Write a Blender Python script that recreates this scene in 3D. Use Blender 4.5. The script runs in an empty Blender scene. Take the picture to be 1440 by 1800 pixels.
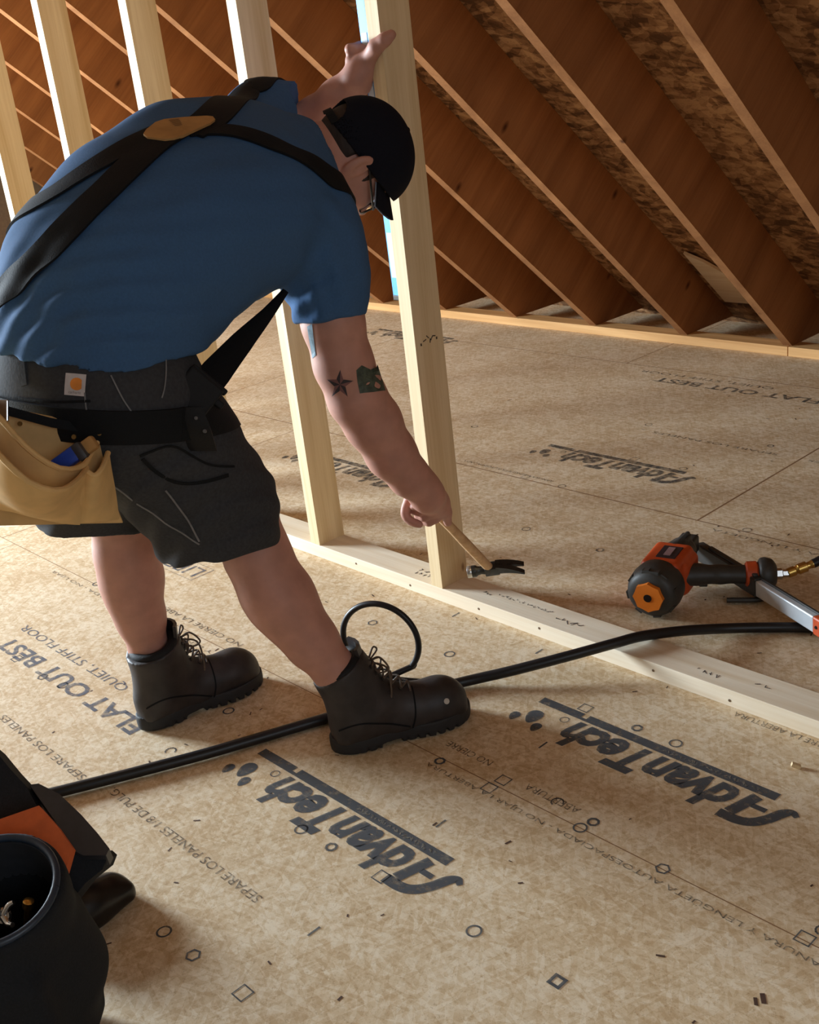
import bpy, bmesh, math, random
import numpy as np
from mathutils import Vector, Matrix
from mathutils.bvhtree import BVHTree

EXPO = -0.15
P_LEFT = 760.0
P_FILL = 12.0
WIN_Y, WIN_Z = -2.1, 1.15

scene = bpy.context.scene
col = scene.collection

# ---------------------------------------------------------------- camera
CAM_T = np.array([1.85551084, -1.68364677, 1.25222088])
CAM_R = np.array([[0.6835632054709635, 0.7213706532974485, -0.11120128006220675],
                  [0.2002555294537119, -0.3318622173030831, -0.9218270942264036],
                  [-0.7018825165577744, 0.6078584122045968, -0.3713072631428476]])
CAM_F = 1984.49
cam_data = bpy.data.cameras.new('camera')
cam_data.sensor_fit = 'HORIZONTAL'
cam_data.sensor_width = 36.0
cam_data.lens = CAM_F / 1440.0 * 36.0
cam_data.clip_start = 0.02
cam = bpy.data.objects.new('camera', cam_data)
col.objects.link(cam)
m3 = Matrix((CAM_R[0], -CAM_R[1], -CAM_R[2])).transposed()
cam.matrix_world = Matrix.Translation(CAM_T) @ m3.to_4x4()
scene.camera = cam

# ---------------------------------------------------------------- light
scene.view_settings.view_transform = 'Standard'
scene.view_settings.look = 'None'
scene.view_settings.exposure = EXPO
scene.view_settings.gamma = 1.0
scene.view_settings.use_curve_mapping = False
scene.cycles.use_denoising = True
scene.cycles.max_bounces = 8
scene.cycles.diffuse_bounces = 5
scene.cycles.caustics_reflective = False
scene.cycles.caustics_refractive = False

world = bpy.data.worlds.new('sky')
world.use_nodes = True
world.node_tree.nodes['Background'].inputs[0].default_value = (0.62, 0.80, 1.0, 1)
world.node_tree.nodes['Background'].inputs[1].default_value = 2.0
scene.world = world

def area(name, loc, aim, sx, sy, power, color):
    l = bpy.data.lights.new(name, 'AREA')
    l.shape = 'RECTANGLE'
    l.size, l.size_y, l.energy, l.color = sx, sy, power, color
    o = bpy.data.objects.new(name, l)
    col.objects.link(o)
    o.location = loc
    o.rotation_euler = (Vector(aim) - Vector(loc)).to_track_quat('-Z', 'Y').to_euler()
    return o

# daylight through the left gable window, and an added fill lamp on the right
area('daylight_left', (-4.4, WIN_Y, WIN_Z), (0.0, WIN_Y + 1.0, 0.7), 1.35, 1.35, P_LEFT, (0.76, 0.89, 1.0))
area('fill_right', (3.75, -1.9, 1.75), (-1.0, -0.3, 0.7), 1.3, 1.3, P_FILL, (0.95, 0.97, 1.0))

# ---------------------------------------------------------------- helpers
def W(x, y, d):
    """a place in the room, from where it is seen and how far away it stands"""
    return CAM_T + CAM_R.T @ np.array([(x - 720) / CAM_F * d, (y - 900) / CAM_F * d, d])
def wray(x, y):
    v = CAM_R.T @ np.array([(x - 720) / CAM_F, (y - 900) / CAM_F, 1.0])
    return Vector(v / np.linalg.norm(v))
def onz(x, y, z=0.0):
    v = wray(x, y); return CAM_T + np.array(v) * (z - CAM_T[2]) / v[2]
RT, DN, FW = CAM_R[0], CAM_R[1], CAM_R[2]
def nrm(v):
    v = np.asarray(v, float); return v / np.linalg.norm(v)

def lin(r, g, b):
    f = lambda c: (c / 255 / 12.92) if c / 255 <= 0.04045 else ((c / 255 + 0.055) / 1.055) ** 2.4
    return (f(r), f(g), f(b), 1.0)

def tag(o, label=None, cat=None, group=None, kind=None):
    if label: o['label'] = label
    if cat: o['category'] = cat
    if group: o['group'] = group
    if kind: o['kind'] = kind
    return o

def empty(name, loc=(0, 0, 0)):
    o = bpy.data.objects.new(name, None)
    o.empty_display_size = 0.05
    col.objects.link(o)
    o.location = loc
    return o

def link(name, me, m, parent=None, smooth=False):
    o = bpy.data.objects.new(name, me)
    col.objects.link(o)
    if m is not None:
        for x in (m if isinstance(m, (list, tuple)) else [m]): me.materials.append(x)
    if smooth:
        me.polygons.foreach_set('use_smooth', [True] * len(me.polygons))
    if parent is not None:
        o.parent = parent
        if parent.type == 'EMPTY':
            o.matrix_parent_inverse = Matrix.Translation(parent.location).inverted()
        else:
            pl = parent.matrix_world if parent.parent is None else Matrix.Identity(4)
            o.matrix_parent_inverse = Matrix.Identity(4)
    return o

def obj(name, bm, m, parent=None, smooth=False, bevel=0.0, seg=2):
    if bevel:
        es = [e for e in bm.edges if len(e.link_faces) == 2 and e.calc_face_angle(0) > 0.6]
        bmesh.ops.bevel(bm, geom=es, offset=bevel, segments=seg, profile=0.5, affect='EDGES', clamp_overlap=True)
    bmesh.ops.recalc_face_normals(bm, faces=bm.faces)
    me = bpy.data.meshes.new(name)
    bm.to_mesh(me)
    bm.free()
    o = link(name, me, m, parent, smooth)
    if smooth:
        try: me.set_sharp_from_angle(angle=0.7)
        except Exception: pass
    return o

def box(bm, c, s, R=None):
    """box about c, size s, turned by the 3x3 R"""
    r = bmesh.ops.create_cube(bm, size=1.0)
    M = Matrix.Translation(Vector(c)) @ (Matrix(R).to_4x4() if R is not None else Matrix.Identity(4)) @ Matrix.Diagonal((*s, 1))
    bmesh.ops.transform(bm, matrix=M, verts=r['verts'])
    return r['verts']

def frame(z, x=(1, 0, 0)):
    """matrix whose columns are x', y', z' with z' along z"""
    z = nrm(z); x = np.asarray(x, float); x = nrm(x - z * (x @ z)); y = np.cross(z, x)
    return Matrix(((x[0], y[0], z[0]), (x[1], y[1], z[1]), (x[2], y[2], z[2])))

def smooth_path(pts, n=8):
    p = [np.asarray(q, float) for q in pts]
    p = [2 * p[0] - p[1]] + p + [2 * p[-1] - p[-2]]
    out = []
    for i in range(1, len(p) - 2):
        for k in range(n):
            t = k / n
            a, b, c, d = p[i - 1], p[i], p[i + 1], p[i + 2]
            out.append(0.5 * (2 * b + (c - a) * t + (2 * a - 5 * b + 4 * c - d) * t * t + (3 * b - a - 3 * c + d) * t ** 3))
    out.append(p[-2])
    return out

def tube(bm, pts, r, seg=10, caps=True):
    pts = [np.asarray(q, float) for q in pts]
    rs = r if isinstance(r, (list, tuple, np.ndarray)) else [r] * len(pts)
    rings, x = [], None
    for i, q in enumerate(pts):
        t = nrm(pts[min(i + 1, len(pts) - 1)] - pts[max(i - 1, 0)])
        if x is None:
            x = nrm(np.cross(t, (0.31, 0.2, 0.93) if abs(t[2]) < 0.9 else (1, 0.1, 0)))
        x = nrm(x - t * (x @ t)); y = np.cross(t, x)
        rings.append([bm.verts.new(q + rs[i] * (math.cos(a) * x + math.sin(a) * y)) for a in np.linspace(0, 2 * math.pi, seg, endpoint=False)])
    for a, b in zip(rings, rings[1:]):
        for k in range(seg):
            bm.faces.new((a[k], a[(k + 1) % seg], b[(k + 1) % seg], b[k]))
    if caps:
        bm.faces.new(rings[0][::-1]); bm.faces.new(rings[-1])

def lathe(bm, prof, c, z, seg=32, x=(1, 0, 0)):
    """turned shape: prof = [(radius, height)...] along the axis z from c"""
    F = np.array(frame(z, x)); c = np.asarray(c, float)
    rings = []
    for r, h in prof:
        rings.append([bm.verts.new(c + F @ np.array([r * math.cos(a), r * math.sin(a), h])) for a in np.linspace(0, 2 * math.pi, seg, endpoint=False)])
    for a, b in zip(rings, rings[1:]):
        for k in range(seg):
            bm.faces.new((a[k], a[(k + 1) % seg], b[(k + 1) % seg], b[k]))
    bm.faces.new(rings[0][::-1]); bm.faces.new(rings[-1])

def prism(bm, poly, h0, h1, o, F):
    """polygon in the first two axes of F, pushed from h0 to h1 along the third"""
    F = np.array(F); o = np.asarray(o, float)
    a = [bm.verts.new(o + F @ np.array([x, y, h0])) for x, y in poly]
    b = [bm.verts.new(o + F @ np.array([x, y, h1])) for x, y in poly]
    n = len(poly)
    for k in range(n): bm.faces.new((a[k], a[(k + 1) % n], b[(k + 1) % n], b[k]))
    bm.faces.new(a[::-1]); bm.faces.new(b)

def sheet(bm, rows, th, up=None):
    """a cloth or leather sheet through a grid of points, th thick"""
    G = np.array([[np.asarray(q, float) for q in r] for r in rows])
    du = np.gradient(G, axis=1); dv = np.gradient(G, axis=0)
    N = np.cross(du, dv); N /= np.maximum(np.linalg.norm(N, axis=2, keepdims=True), 1e-9)
    A = [[bm.verts.new(p) for p in r] for r in G + N * th / 2]
    B = [[bm.verts.new(p) for p in r] for r in G - N * th / 2]
    m, n = len(A), len(A[0])
    for i in range(m - 1):
        for k in range(n - 1):
            bm.faces.new((A[i][k], A[i][k + 1], A[i + 1][k + 1], A[i + 1][k]))
            bm.faces.new((B[i][k], B[i + 1][k], B[i + 1][k + 1], B[i][k + 1]))
    rim = [(0, k) for k in range(n)] + [(i, n - 1) for i in range(1, m)] + [(m - 1, k) for k in range(n - 2, -1, -1)] + [(i, 0) for i in range(m - 2, 0, -1)]
    for (i, k), (i2, k2) in zip(rim, rim[1:] + rim[:1]):
        try: bm.faces.new((A[i][k], B[i][k], B[i2][k2], A[i2][k2]))
        except ValueError: pass

# -------- smooth bodies: a distance field meshed with surface nets
class Field:
    def __init__(s, lo, hi, res):
        s.lo = np.asarray(lo, float); s.res = res
        s.n = np.ceil((np.asarray(hi, float) - s.lo) / res).astype(int) + 1
        s.v = np.ones(s.n, np.float32)
        s.ax = [s.lo[i] + res * np.arange(s.n[i]) for i in range(3)]
    def sub(s, lo, hi):
        i0 = np.clip(np.floor((np.asarray(lo) - s.lo) / s.res).astype(int), 0, s.n)
        i1 = np.clip(np.ceil((np.asarray(hi) - s.lo) / s.res).astype(int) + 1, 0, s.n)
        sl = tuple(slice(a, b) for a, b in zip(i0, i1))
        if any(b <= a for a, b in zip(i0, i1)): return sl, None
        P = np.stack(np.meshgrid(*[s.ax[i][sl[i]] for i in range(3)], indexing='ij'), -1).astype(np.float32)
        return sl, P
    def put(s, sl, d, k, mode='add'):
        a = s.v[sl]
        if mode == 'cut': d = -d
        if k <= 0: s.v[sl] = np.minimum(a, d) if mode == 'add' else np.maximum(a, d); return
        h = np.maximum(k - np.abs(a - d), 0) / k
        if mode == 'add': s.v[sl] = np.minimum(a, d) - h * h * k * 0.25
        else: s.v[sl] = np.maximum(a, d) + h * h * k * 0.25
    def cone(s, a, b, ra, rb, k=0.02, mode='add'):
        a, b = np.asarray(a, float), np.asarray(b, float)
        r = max(ra, rb) + k + 2 * s.res
        sl, P = s.sub(np.minimum(a, b) - r, np.maximum(a, b) + r)
        if P is None: return
        ab = (b - a); h = np.clip(((P - a) @ ab) / max(ab @ ab, 1e-12), 0, 1)
        d = np.linalg.norm(P - a - h[..., None] * ab, axis=-1) - (ra + (rb - ra) * h)
        s.put(sl, d.astype(np.float32), k, mode)
    def chain(s, pts, rs, k=0.02):
        for i in range(len(pts) - 1): s.cone(pts[i], pts[i + 1], rs[i], rs[i + 1], k)
    def ell(s, c, F, rad, k=0.02, mode='add'):
        c = np.asarray(c, float); F = np.array(F); rad = np.asarray(rad, float)
        r = rad.max() + k + 2 * s.res
        sl, P = s.sub(c - r, c + r)
        if P is None: return
        q = (P - c) @ F
        k0 = np.linalg.norm(q / rad, axis=-1); k1 = np.linalg.norm(q / rad ** 2, axis=-1)
        s.put(sl, (k0 * (k0 - 1) / np.maximum(k1, 1e-6)).astype(np.float32), k, mode)
    def rbox(s, c, F, half, rnd, k=0.01, mode='add'):
        c = np.asarray(c, float); F = np.array(F); half = np.asarray(half, float)
        r = np.linalg.norm(half) + k + 2 * s.res
        sl, P = s.sub(c - r, c + r)
        if P is None: return
        q = np.abs((P - c) @ F) - half + rnd
        d = np.linalg.norm(np.maximum(q, 0), axis=-1) + np.minimum(q.max(-1), 0) - rnd
        s.put(sl, d.astype(np.float32), k, mode)
    def loft(s, C, L, A, B, k=0.03, p=2.0):
        """body of flattened sections: centres C, side axes L, half widths A (side) and B (front to back)"""
        C = [np.asarray(c, float) for c in C]
        best = None
        R = max(max(A), max(B)) + k + 2 * s.res
        sl, P = s.sub(np.min(C, 0) - R, np.max(C, 0) + R)
        for i in range(len(C) - 1):
            a, b = C[i], C[i + 1]; ab = b - a
            h = np.clip(((P - a) @ ab) / (ab @ ab), 0, 1)[..., None]
            T = nrm(ab); lat = L[i] + (L[i + 1] - L[i]) * h
            lat = lat - (lat @ T)[..., None] * T; lat /= np.linalg.norm(lat, axis=-1, keepdims=True)
            dor = np.cross(T, lat); q = P - a - h * ab
            u = (q * lat).sum(-1); v = (q * dor).sum(-1); w = q @ T
            ra = A[i] + (A[i + 1] - A[i]) * h[..., 0]; rb = B[i] + (B[i + 1] - B[i]) * h[..., 0]; rc = np.minimum(ra, rb)
            k0 = ((np.abs(u) / ra) ** p + (np.abs(v) / rb) ** p + (np.abs(w) / rc) ** p) ** (1 / p)
            k1 = np.sqrt((u / ra ** 2) ** 2 + (v / rb ** 2) ** 2 + (w / rc ** 2) ** 2)
            d = k0 * (k0 - 1) / np.maximum(k1, 1e-6)
            if best is None: best = d
            else:
                hh = np.maximum(k - np.abs(best - d), 0) / k
                best = np.minimum(best, d) - hh * hh * k * 0.25
        s.put(sl, best.astype(np.float32), k)
    def plane(s, p, n, k=0.0, within=None):
        """keep what lies behind the plane through p facing n; within = (centre, radius) limits the cut"""
        p = np.asarray(p, float); n = nrm(n)
        if within is None: sl, P = s.sub(s.lo, s.lo + s.res * s.n)
        else:
            c, r = np.asarray(within[0], float), within[1]; sl, P = s.sub(c - r, c + r)
        d = (P - p) @ n
        if within is not None: d = np.minimum(d, r - np.linalg.norm(P - c, axis=-1))
        a = s.v[sl]
        s.v[sl] = np.maximum(a, d.astype(np.float32))
    def warp(s, fn):
        sl, P = s.sub(s.lo, s.lo + s.res * s.n)
        near = np.abs(s.v) < 0.05
        s.v[near] += fn(P[near]).astype(np.float32)
    def mesh(s, name, rounds=1):
        v = s.v; v[0] = v[-1] = 1; v[:, 0] = v[:, -1] = 1; v[:, :, 0] = v[:, :, -1] = 1
        neg = v < 0
        nx, ny, nz = (np.array(v.shape) - 1)
        cnt = np.zeros((nx, ny, nz), np.int8)
        offs = [(i, j, k) for i in (0, 1) for j in (0, 1) for k in (0, 1)]
        for i, j, k in offs: cnt += neg[i:i + nx, j:j + ny, k:k + nz]
        I = np.argwhere((cnt > 0) & (cnt < 8))
        idx = np.full((nx, ny, nz), -1, np.int32); idx[I[:, 0], I[:, 1], I[:, 2]] = np.arange(len(I))
        cv = {o: v[I[:, 0] + o[0], I[:, 1] + o[1], I[:, 2] + o[2]] for o in offs}
        acc = np.zeros((len(I), 3)); n = np.zeros(len(I))
        for a in offs:
            for ax in range(3):
                if a[ax] == 0:
                    b = list(a); b[ax] = 1; b = tuple(b)
                    va, vb = cv[a], cv[b]; cr = (va < 0) != (vb < 0)
                    t = np.where(cr, va / np.where(cr, va - vb, 1), 0)
                    q = np.tile(np.array(a, float), (len(I), 1)); q[:, ax] = t
                    acc[cr] += q[cr]; n[cr] += 1
        V = s.lo + s.res * (I + acc / n[:, None])
        quads = []
        for ax in range(3):
            u, w = (ax + 1) % 3, (ax + 2) % 3
            sa = [slice(1, -1)] * 3; sa[ax] = slice(0, -1); sb = [slice(1, -1)] * 3; sb[ax] = slice(1, None)
            na, nb = neg[tuple(sa)], neg[tuple(sb)]
            E = np.argwhere(na != nb)
            flip = na[E[:, 0], E[:, 1], E[:, 2]]
            E = E + 1; E[:, ax] -= 1
            du = np.zeros(3, int); du[u] = 1; dw = np.zeros(3, int); dw[w] = 1
            g = lambda q: idx[q[:, 0], q[:, 1], q[:, 2]]
            Q = np.stack([g(E - du - dw), g(E - dw), g(E), g(E - du)], 1)
            Q[~flip] = Q[~flip][:, ::-1]
            quads.append(Q)
        Q = np.concatenate(quads)
        ed = np.concatenate([Q[:, [0, 1]], Q[:, [1, 2]], Q[:, [2, 3]], Q[:, [3, 0]]])
        for _ in range(rounds):
            sm = np.zeros_like(V); c = np.zeros(len(V))
            np.add.at(sm, ed[:, 0], V[ed[:, 1]]); np.add.at(sm, ed[:, 1], V[ed[:, 0]])
            np.add.at(c, ed[:, 0], 1); np.add.at(c, ed[:, 1], 1)
            V = 0.5 * V + 0.5 * sm / c[:, None]
        me = bpy.data.meshes.new(name)
        me.from_pydata(V.tolist(), [], Q.tolist())
        me.update()
        return me

def bvh_of(me):
    return BVHTree.FromPolygons([v.co.copy() for v in me.vertices], [tuple(p.vertices) for p in me.polygons])

def hit(bvh, x, y):
    r = bvh.ray_cast(Vector(CAM_T), wray(x, y))
    return None if r[0] is None else (np.array(r[0]), np.array(r[1]), r[3])

def onto(bvh, p, lift=0.0):
    q, n, _, _ = bvh.find_nearest(Vector(p))
    n = np.array(n); return np.array(q) + n * lift, n

def ribbon(bm, bvh, path, width, lift=0.003, th=0.004, across=4, n=8):
    """a webbing strap following path on the surface bvh"""
    pts = smooth_path(path, n)
    rows = []
    for i, p in enumerate(pts):
        q, nn = onto(bvh, p)
        t = nrm(np.asarray(pts[min(i + 1, len(pts) - 1)]) - np.asarray(pts[max(i - 1, 0)]))
        s = nrm(np.cross(nn, t))
        rows.append([onto(bvh, q + s * width * (k / across - 0.5), lift)[0] for k in range(across + 1)])
    G = np.array(rows)
    for _ in range(3):
        G[1:-1] = (G[:-2] + 2 * G[1:-1] + G[2:]) / 4
    sheet(bm, G, th)

def decal(bm, bvh, polys, o, u, v, lift=0.0008):
    """flat outlines laid onto a curved surface along the direction -(u x v)"""
    o, u, v = (np.asarray(q, float) for q in (o, u, v)); n = nrm(np.cross(u, v))
    for poly in polys:
        b2 = bmesh.new()
        f = b2.faces.new([b2.verts.new((x, y, 0)) for x, y in poly])
        bmesh.ops.triangulate(b2, faces=b2.faces[:])
        for _ in range(3): bmesh.ops.subdivide_edges(b2, edges=[e for e in b2.edges if e.calc_length() > 0.006], cuts=1, use_grid_fill=False)
        bmesh.ops.triangulate(b2, faces=b2.faces[:])
        mp = {}
        for w in b2.verts:
            p = o + u * w.co.x + v * w.co.y
            r = bvh.ray_cast(Vector(p + n * 0.12), Vector(-n), 0.3)
            q = np.array(r[0]) + np.array(r[1]) * lift if r[0] is not None else p
            mp[w] = bm.verts.new(q)
        for f in b2.faces:
            try: bm.faces.new([mp[w] for w in f.verts])
            except ValueError: pass
        b2.free()

# ---------------------------------------------------------------- materials
def new_mat(name):
    m = bpy.data.materials.new(name); m.use_nodes = True
    nt = m.node_tree; b = nt.nodes['Principled BSDF']
    return m, nt, b, nt.nodes, nt.links
def plain(name, c, rough=0.5, metal=0.0, var=0.12, scale=60.0, bump=0.0, spec=0.5, sss=0.0, stretch=(1, 1, 1)):
    m, nt, b, N, L = new_mat(name)
    tc = N.new('ShaderNodeTexCoord'); mp = N.new('ShaderNodeMapping'); mp.inputs['Scale'].default_value = stretch
    nz = N.new('ShaderNodeTexNoise'); nz.inputs['Scale'].default_value = scale; nz.inputs['Detail'].default_value = 4
    L.new(tc.outputs['Object'], mp.inputs['Vector']); L.new(mp.outputs['Vector'], nz.inputs['Vector'])
    r = N.new('ShaderNodeValToRGB')
    r.color_ramp.elements[0].position = 0.3; r.color_ramp.elements[1].position = 0.7
    r.color_ramp.elements[0].color = tuple(x * (1 - var) for x in c[:3]) + (1,)
    r.color_ramp.elements[1].color = tuple(min(1, x * (1 + var)) for x in c[:3]) + (1,)
    L.new(nz.outputs['Fac'], r.inputs['Fac']); L.new(r.outputs['Color'], b.inputs['Base Color'])
    b.inputs['Roughness'].default_value = rough; b.inputs['Metallic'].default_value = metal
    b.inputs['Specular IOR Level'].default_value = spec
    if sss:
        b.inputs['Subsurface Weight'].default_value = sss; b.inputs['Subsurface Radius'].default_value = (0.012, 0.004, 0.002); b.inputs['Subsurface Scale'].default_value = 0.5
    if bump:
        bp = N.new('ShaderNodeBump'); bp.inputs['Strength'].default_value = bump; bp.inputs['Distance'].default_value = 0.002
        L.new(nz.outputs['Fac'], bp.inputs['Height']); L.new(bp.outputs['Normal'], b.inputs['Normal'])
    return m

def wood(name, c0, c1, axis, rough=0.6, knots=0.0, knot_c=(0.2, 0.1, 0.04, 1), rot=(0, 0, 0), grain=1.0, streak=None):
    m, nt, b, N, L = new_mat(name)
    tc = N.new('ShaderNodeTexCoord'); oi = N.new('ShaderNodeObjectInfo')
    sh = N.new('ShaderNodeVectorMath'); sh.operation = 'SCALE'; sh.inputs[0].default_value = (3.1, 7.7, 5.3)
    L.new(oi.outputs['Random'], sh.inputs['Scale'])
    ad = N.new('ShaderNodeVectorMath'); ad.operation = 'ADD'
    mr = N.new('ShaderNodeMapping'); mr.inputs['Rotation'].default_value = rot
    L.new(tc.outputs['Object'], mr.inputs['Vector']); L.new(mr.outputs['Vector'], ad.inputs[0]); L.new(sh.outputs['Vector'], ad.inputs[1])
    mp = N.new('ShaderNodeMapping'); s = [14 * grain, 14 * grain, 14 * grain]; s[axis] = 0.9
    mp.inputs['Scale'].default_value = s
    L.new(ad.outputs['Vector'], mp.inputs['Vector'])
    n1 = N.new('ShaderNodeTexNoise'); n1.inputs['Scale'].default_value = 1.0; n1.inputs['Detail'].default_value = 5; n1.inputs['Distortion'].default_value = 1.2
    L.new(mp.outputs['Vector'], n1.inputs['Vector'])
    mp2 = N.new('ShaderNodeMapping'); s = [160, 160, 160]; s[axis] = 4; mp2.inputs['Scale'].default_value = s
    L.new(ad.outputs['Vector'], mp2.inputs['Vector'])
    n2 = N.new('ShaderNodeTexNoise'); n2.inputs['Scale'].default_value = 1.0; n2.inputs['Detail'].default_value = 3
    L.new(mp2.outputs['Vector'], n2.inputs['Vector'])
    mx = N.new('ShaderNodeMath'); mx.operation = 'MULTIPLY_ADD'; mx.inputs[1].default_value = 0.35
    L.new(n2.outputs['Fac'], mx.inputs[0]); L.new(n1.outputs['Fac'], mx.inputs[2])
    r = N.new('ShaderNodeValToRGB'); r.color_ramp.elements[0].position = 0.42; r.color_ramp.elements[1].position = 0.92
    r.color_ramp.elements[0].color = c0; r.color_ramp.elements[1].color = c1
    L.new(mx.outputs[0], r.inputs['Fac'])
    out = r.outputs['Color']
    if knots:
        mk = N.new('ShaderNodeMapping'); s = [7, 7, 7]; s[axis] = 3.2; mk.inputs['Scale'].default_value = s
        L.new(ad.outputs['Vector'], mk.inputs['Vector'])
        vo = N.new('ShaderNodeTexVoronoi'); vo.inputs['Scale'].default_value = 1.0; L.new(mk.outputs['Vector'], vo.inputs['Vector'])
        rk = N.new('ShaderNodeValToRGB'); rk.color_ramp.elements[0].position = 0.02; rk.color_ramp.elements[1].position = knots
        rk.color_ramp.elements[0].color = (1, 1, 1, 1); rk.color_ramp.elements[1].color = (0, 0, 0, 1)
        L.new(vo.outputs['Distance'], rk.inputs['Fac'])
        mc = N.new('ShaderNodeMix'); mc.data_type = 'RGBA'; L.new(rk.outputs['Color'], mc.inputs['Factor'])
        L.new(out, mc.inputs['A']); mc.inputs['B'].default_value = knot_c; out = mc.outputs['Result']
    L.new(out, b.inputs['Base Color']); b.inputs['Roughness'].default_value = rough
    b.inputs['Specular IOR Level'].default_value = 0.25
    bp = N.new('ShaderNodeBump'); bp.inputs['Strength'].default_value = 0.15; bp.inputs['Distance'].default_value = 0.001
    L.new(n2.outputs['Fac'], bp.inputs['Height']); L.new(bp.outputs['Normal'], b.inputs['Normal'])
    return m

def strand(name, c0, c1, c2, scale, rough=0.75, seams=None, contrast=1.0, bump=0.2, tilt=0.0):
    """strand board: flakes of several shades lying every way"""
    m, nt, b, N, L = new_mat(name)
    tc = N.new('ShaderNodeTexCoord')
    layers = []
    for k, ang in enumerate((0.35, 1.25, 2.2, 2.9)):
        mp = N.new('ShaderNodeMapping'); mp.vector_type = 'TEXTURE'; mp.inputs['Rotation'].default_value = (tilt, 0, ang)
        mp.inputs['Scale'].default_value = (1 / (scale * 0.5), 1 / (scale * 2.2), 1 / (scale * 1.5)); mp.inputs['Location'].default_value = (k * 3.7, k * 1.9, 0)
        L.new(tc.outputs['Object'], mp.inputs['Vector'])
        v = N.new('ShaderNodeTexVoronoi'); v.inputs['Scale'].default_value = 1.0; v.inputs['Randomness'].default_value = 1.0
        L.new(mp.outputs['Vector'], v.inputs['Vector'])
        bw = N.new('ShaderNodeSeparateColor'); L.new(v.outputs['Color'], bw.inputs['Color'])
        layers.append(bw.outputs['Red'])
    acc = layers[0]
    for q in layers[1:]:
        a = N.new('ShaderNodeMath'); a.operation = 'ADD'; L.new(acc, a.inputs[0]); L.new(q, a.inputs[1]); acc = a.outputs[0]
    dv = N.new('ShaderNodeMath'); dv.operation = 'MULTIPLY'; dv.inputs[1].default_value = 0.25; L.new(acc, dv.inputs[0])
    nz = N.new('ShaderNodeTexNoise'); nz.inputs['Scale'].default_value = max(scale * 0.06, 1.5); nz.inputs['Detail'].default_value = 6; nz.inputs['Roughness'].default_value = 0.65
    L.new(tc.outputs['Object'], nz.inputs['Vector'])
    ma = N.new('ShaderNodeMath'); ma.operation = 'MULTIPLY_ADD'; ma.inputs[1].default_value = 0.8
    sb = N.new('ShaderNodeMath'); sb.operation = 'SUBTRACT'; sb.inputs[1].default_value = 0.4; L.new(dv.outputs[0], sb.inputs[0])
    L.new(nz.outputs['Fac'], ma.inputs[0]); L.new(sb.outputs[0], ma.inputs[2])
    r = N.new('ShaderNodeValToRGB'); e = r.color_ramp.elements
    e[0].position = 0.5 - 0.3 / contrast; e[0].color = c0; e[1].position = 0.5 + 0.3 / contrast; e[1].color = c2
    w = e.new(0.5); w.color = c1
    L.new(ma.outputs[0], r.inputs['Fac']); out = r.outputs['Color']
    # fine dark flecks and fibres
    nf = N.new('ShaderNodeTexNoise'); nf.inputs['Scale'].default_value = scale * 2.4; nf.inputs['Detail'].default_value = 3; nf.inputs['Distortion'].default_value = 2.0
    L.new(tc.outputs['Object'], nf.inputs['Vector'])
    rf = N.new('ShaderNodeValToRGB'); rf.color_ramp.elements[0].position = 0.28; rf.color_ramp.elements[1].position = 0.44
    rf.color_ramp.elements[0].color = tuple(x * 0.72 for x in c0[:3]) + (1,); rf.color_ramp.elements[1].color = (1, 1, 1, 1)
    L.new(nf.outputs['Fac'], rf.inputs['Fac'])
    mf = N.new('ShaderNodeMix'); mf.data_type = 'RGBA'; mf.blend_type = 'MULTIPLY'; mf.inputs['Factor'].default_value = 0.4
    L.new(out, mf.inputs['A']); L.new(rf.outputs['Color'], mf.inputs['B']); out = mf.outputs['Result']
    if seams:
        sp = N.new('ShaderNodeSeparateXYZ'); L.new(tc.outputs['Object'], sp.inputs[0])
        tot = None
        def op(kind, a, bb):
            q = N.new('ShaderNodeMath'); q.operation = kind
            for i, x in enumerate((a, bb)):
                if isinstance(x, (int, float)): q.inputs[i].default_value = x
                else: L.new(x, q.inputs[i])
            return q.outputs[0]
        for axis, at, lo, hi, wd in seams:
            u = sp.outputs[axis]; t = sp.outputs[1 - axis]
            near = op('LESS_THAN', op('ABSOLUTE', op('SUBTRACT', u, at), 0), wd)
            inn = op('MULTIPLY', op('GREATER_THAN', t, lo), op('LESS_THAN', t, hi))
            z = op('MULTIPLY', near, inn)
            tot = z if tot is None else op('MAXIMUM', tot, z)
        ms = N.new('ShaderNodeMix'); ms.data_type = 'RGBA'; ms.inputs['B'].default_value = lin(140, 104, 70)
        L.new(tot, ms.inputs['Factor']); L.new(out, ms.inputs['A']); out = ms.outputs['Result']
    L.new(out, b.inputs['Base Color']); b.inputs['Roughness'].default_value = rough; b.inputs['Specular IOR Level'].default_value = 0.3
    bp = N.new('ShaderNodeBump'); bp.inputs['Strength'].default_value = bump; bp.inputs['Distance'].default_value = 0.0015
    L.new(dv.outputs[0], bp.inputs['Height']); L.new(bp.outputs['Normal'], b.inputs['Normal'])
    return m

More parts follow.
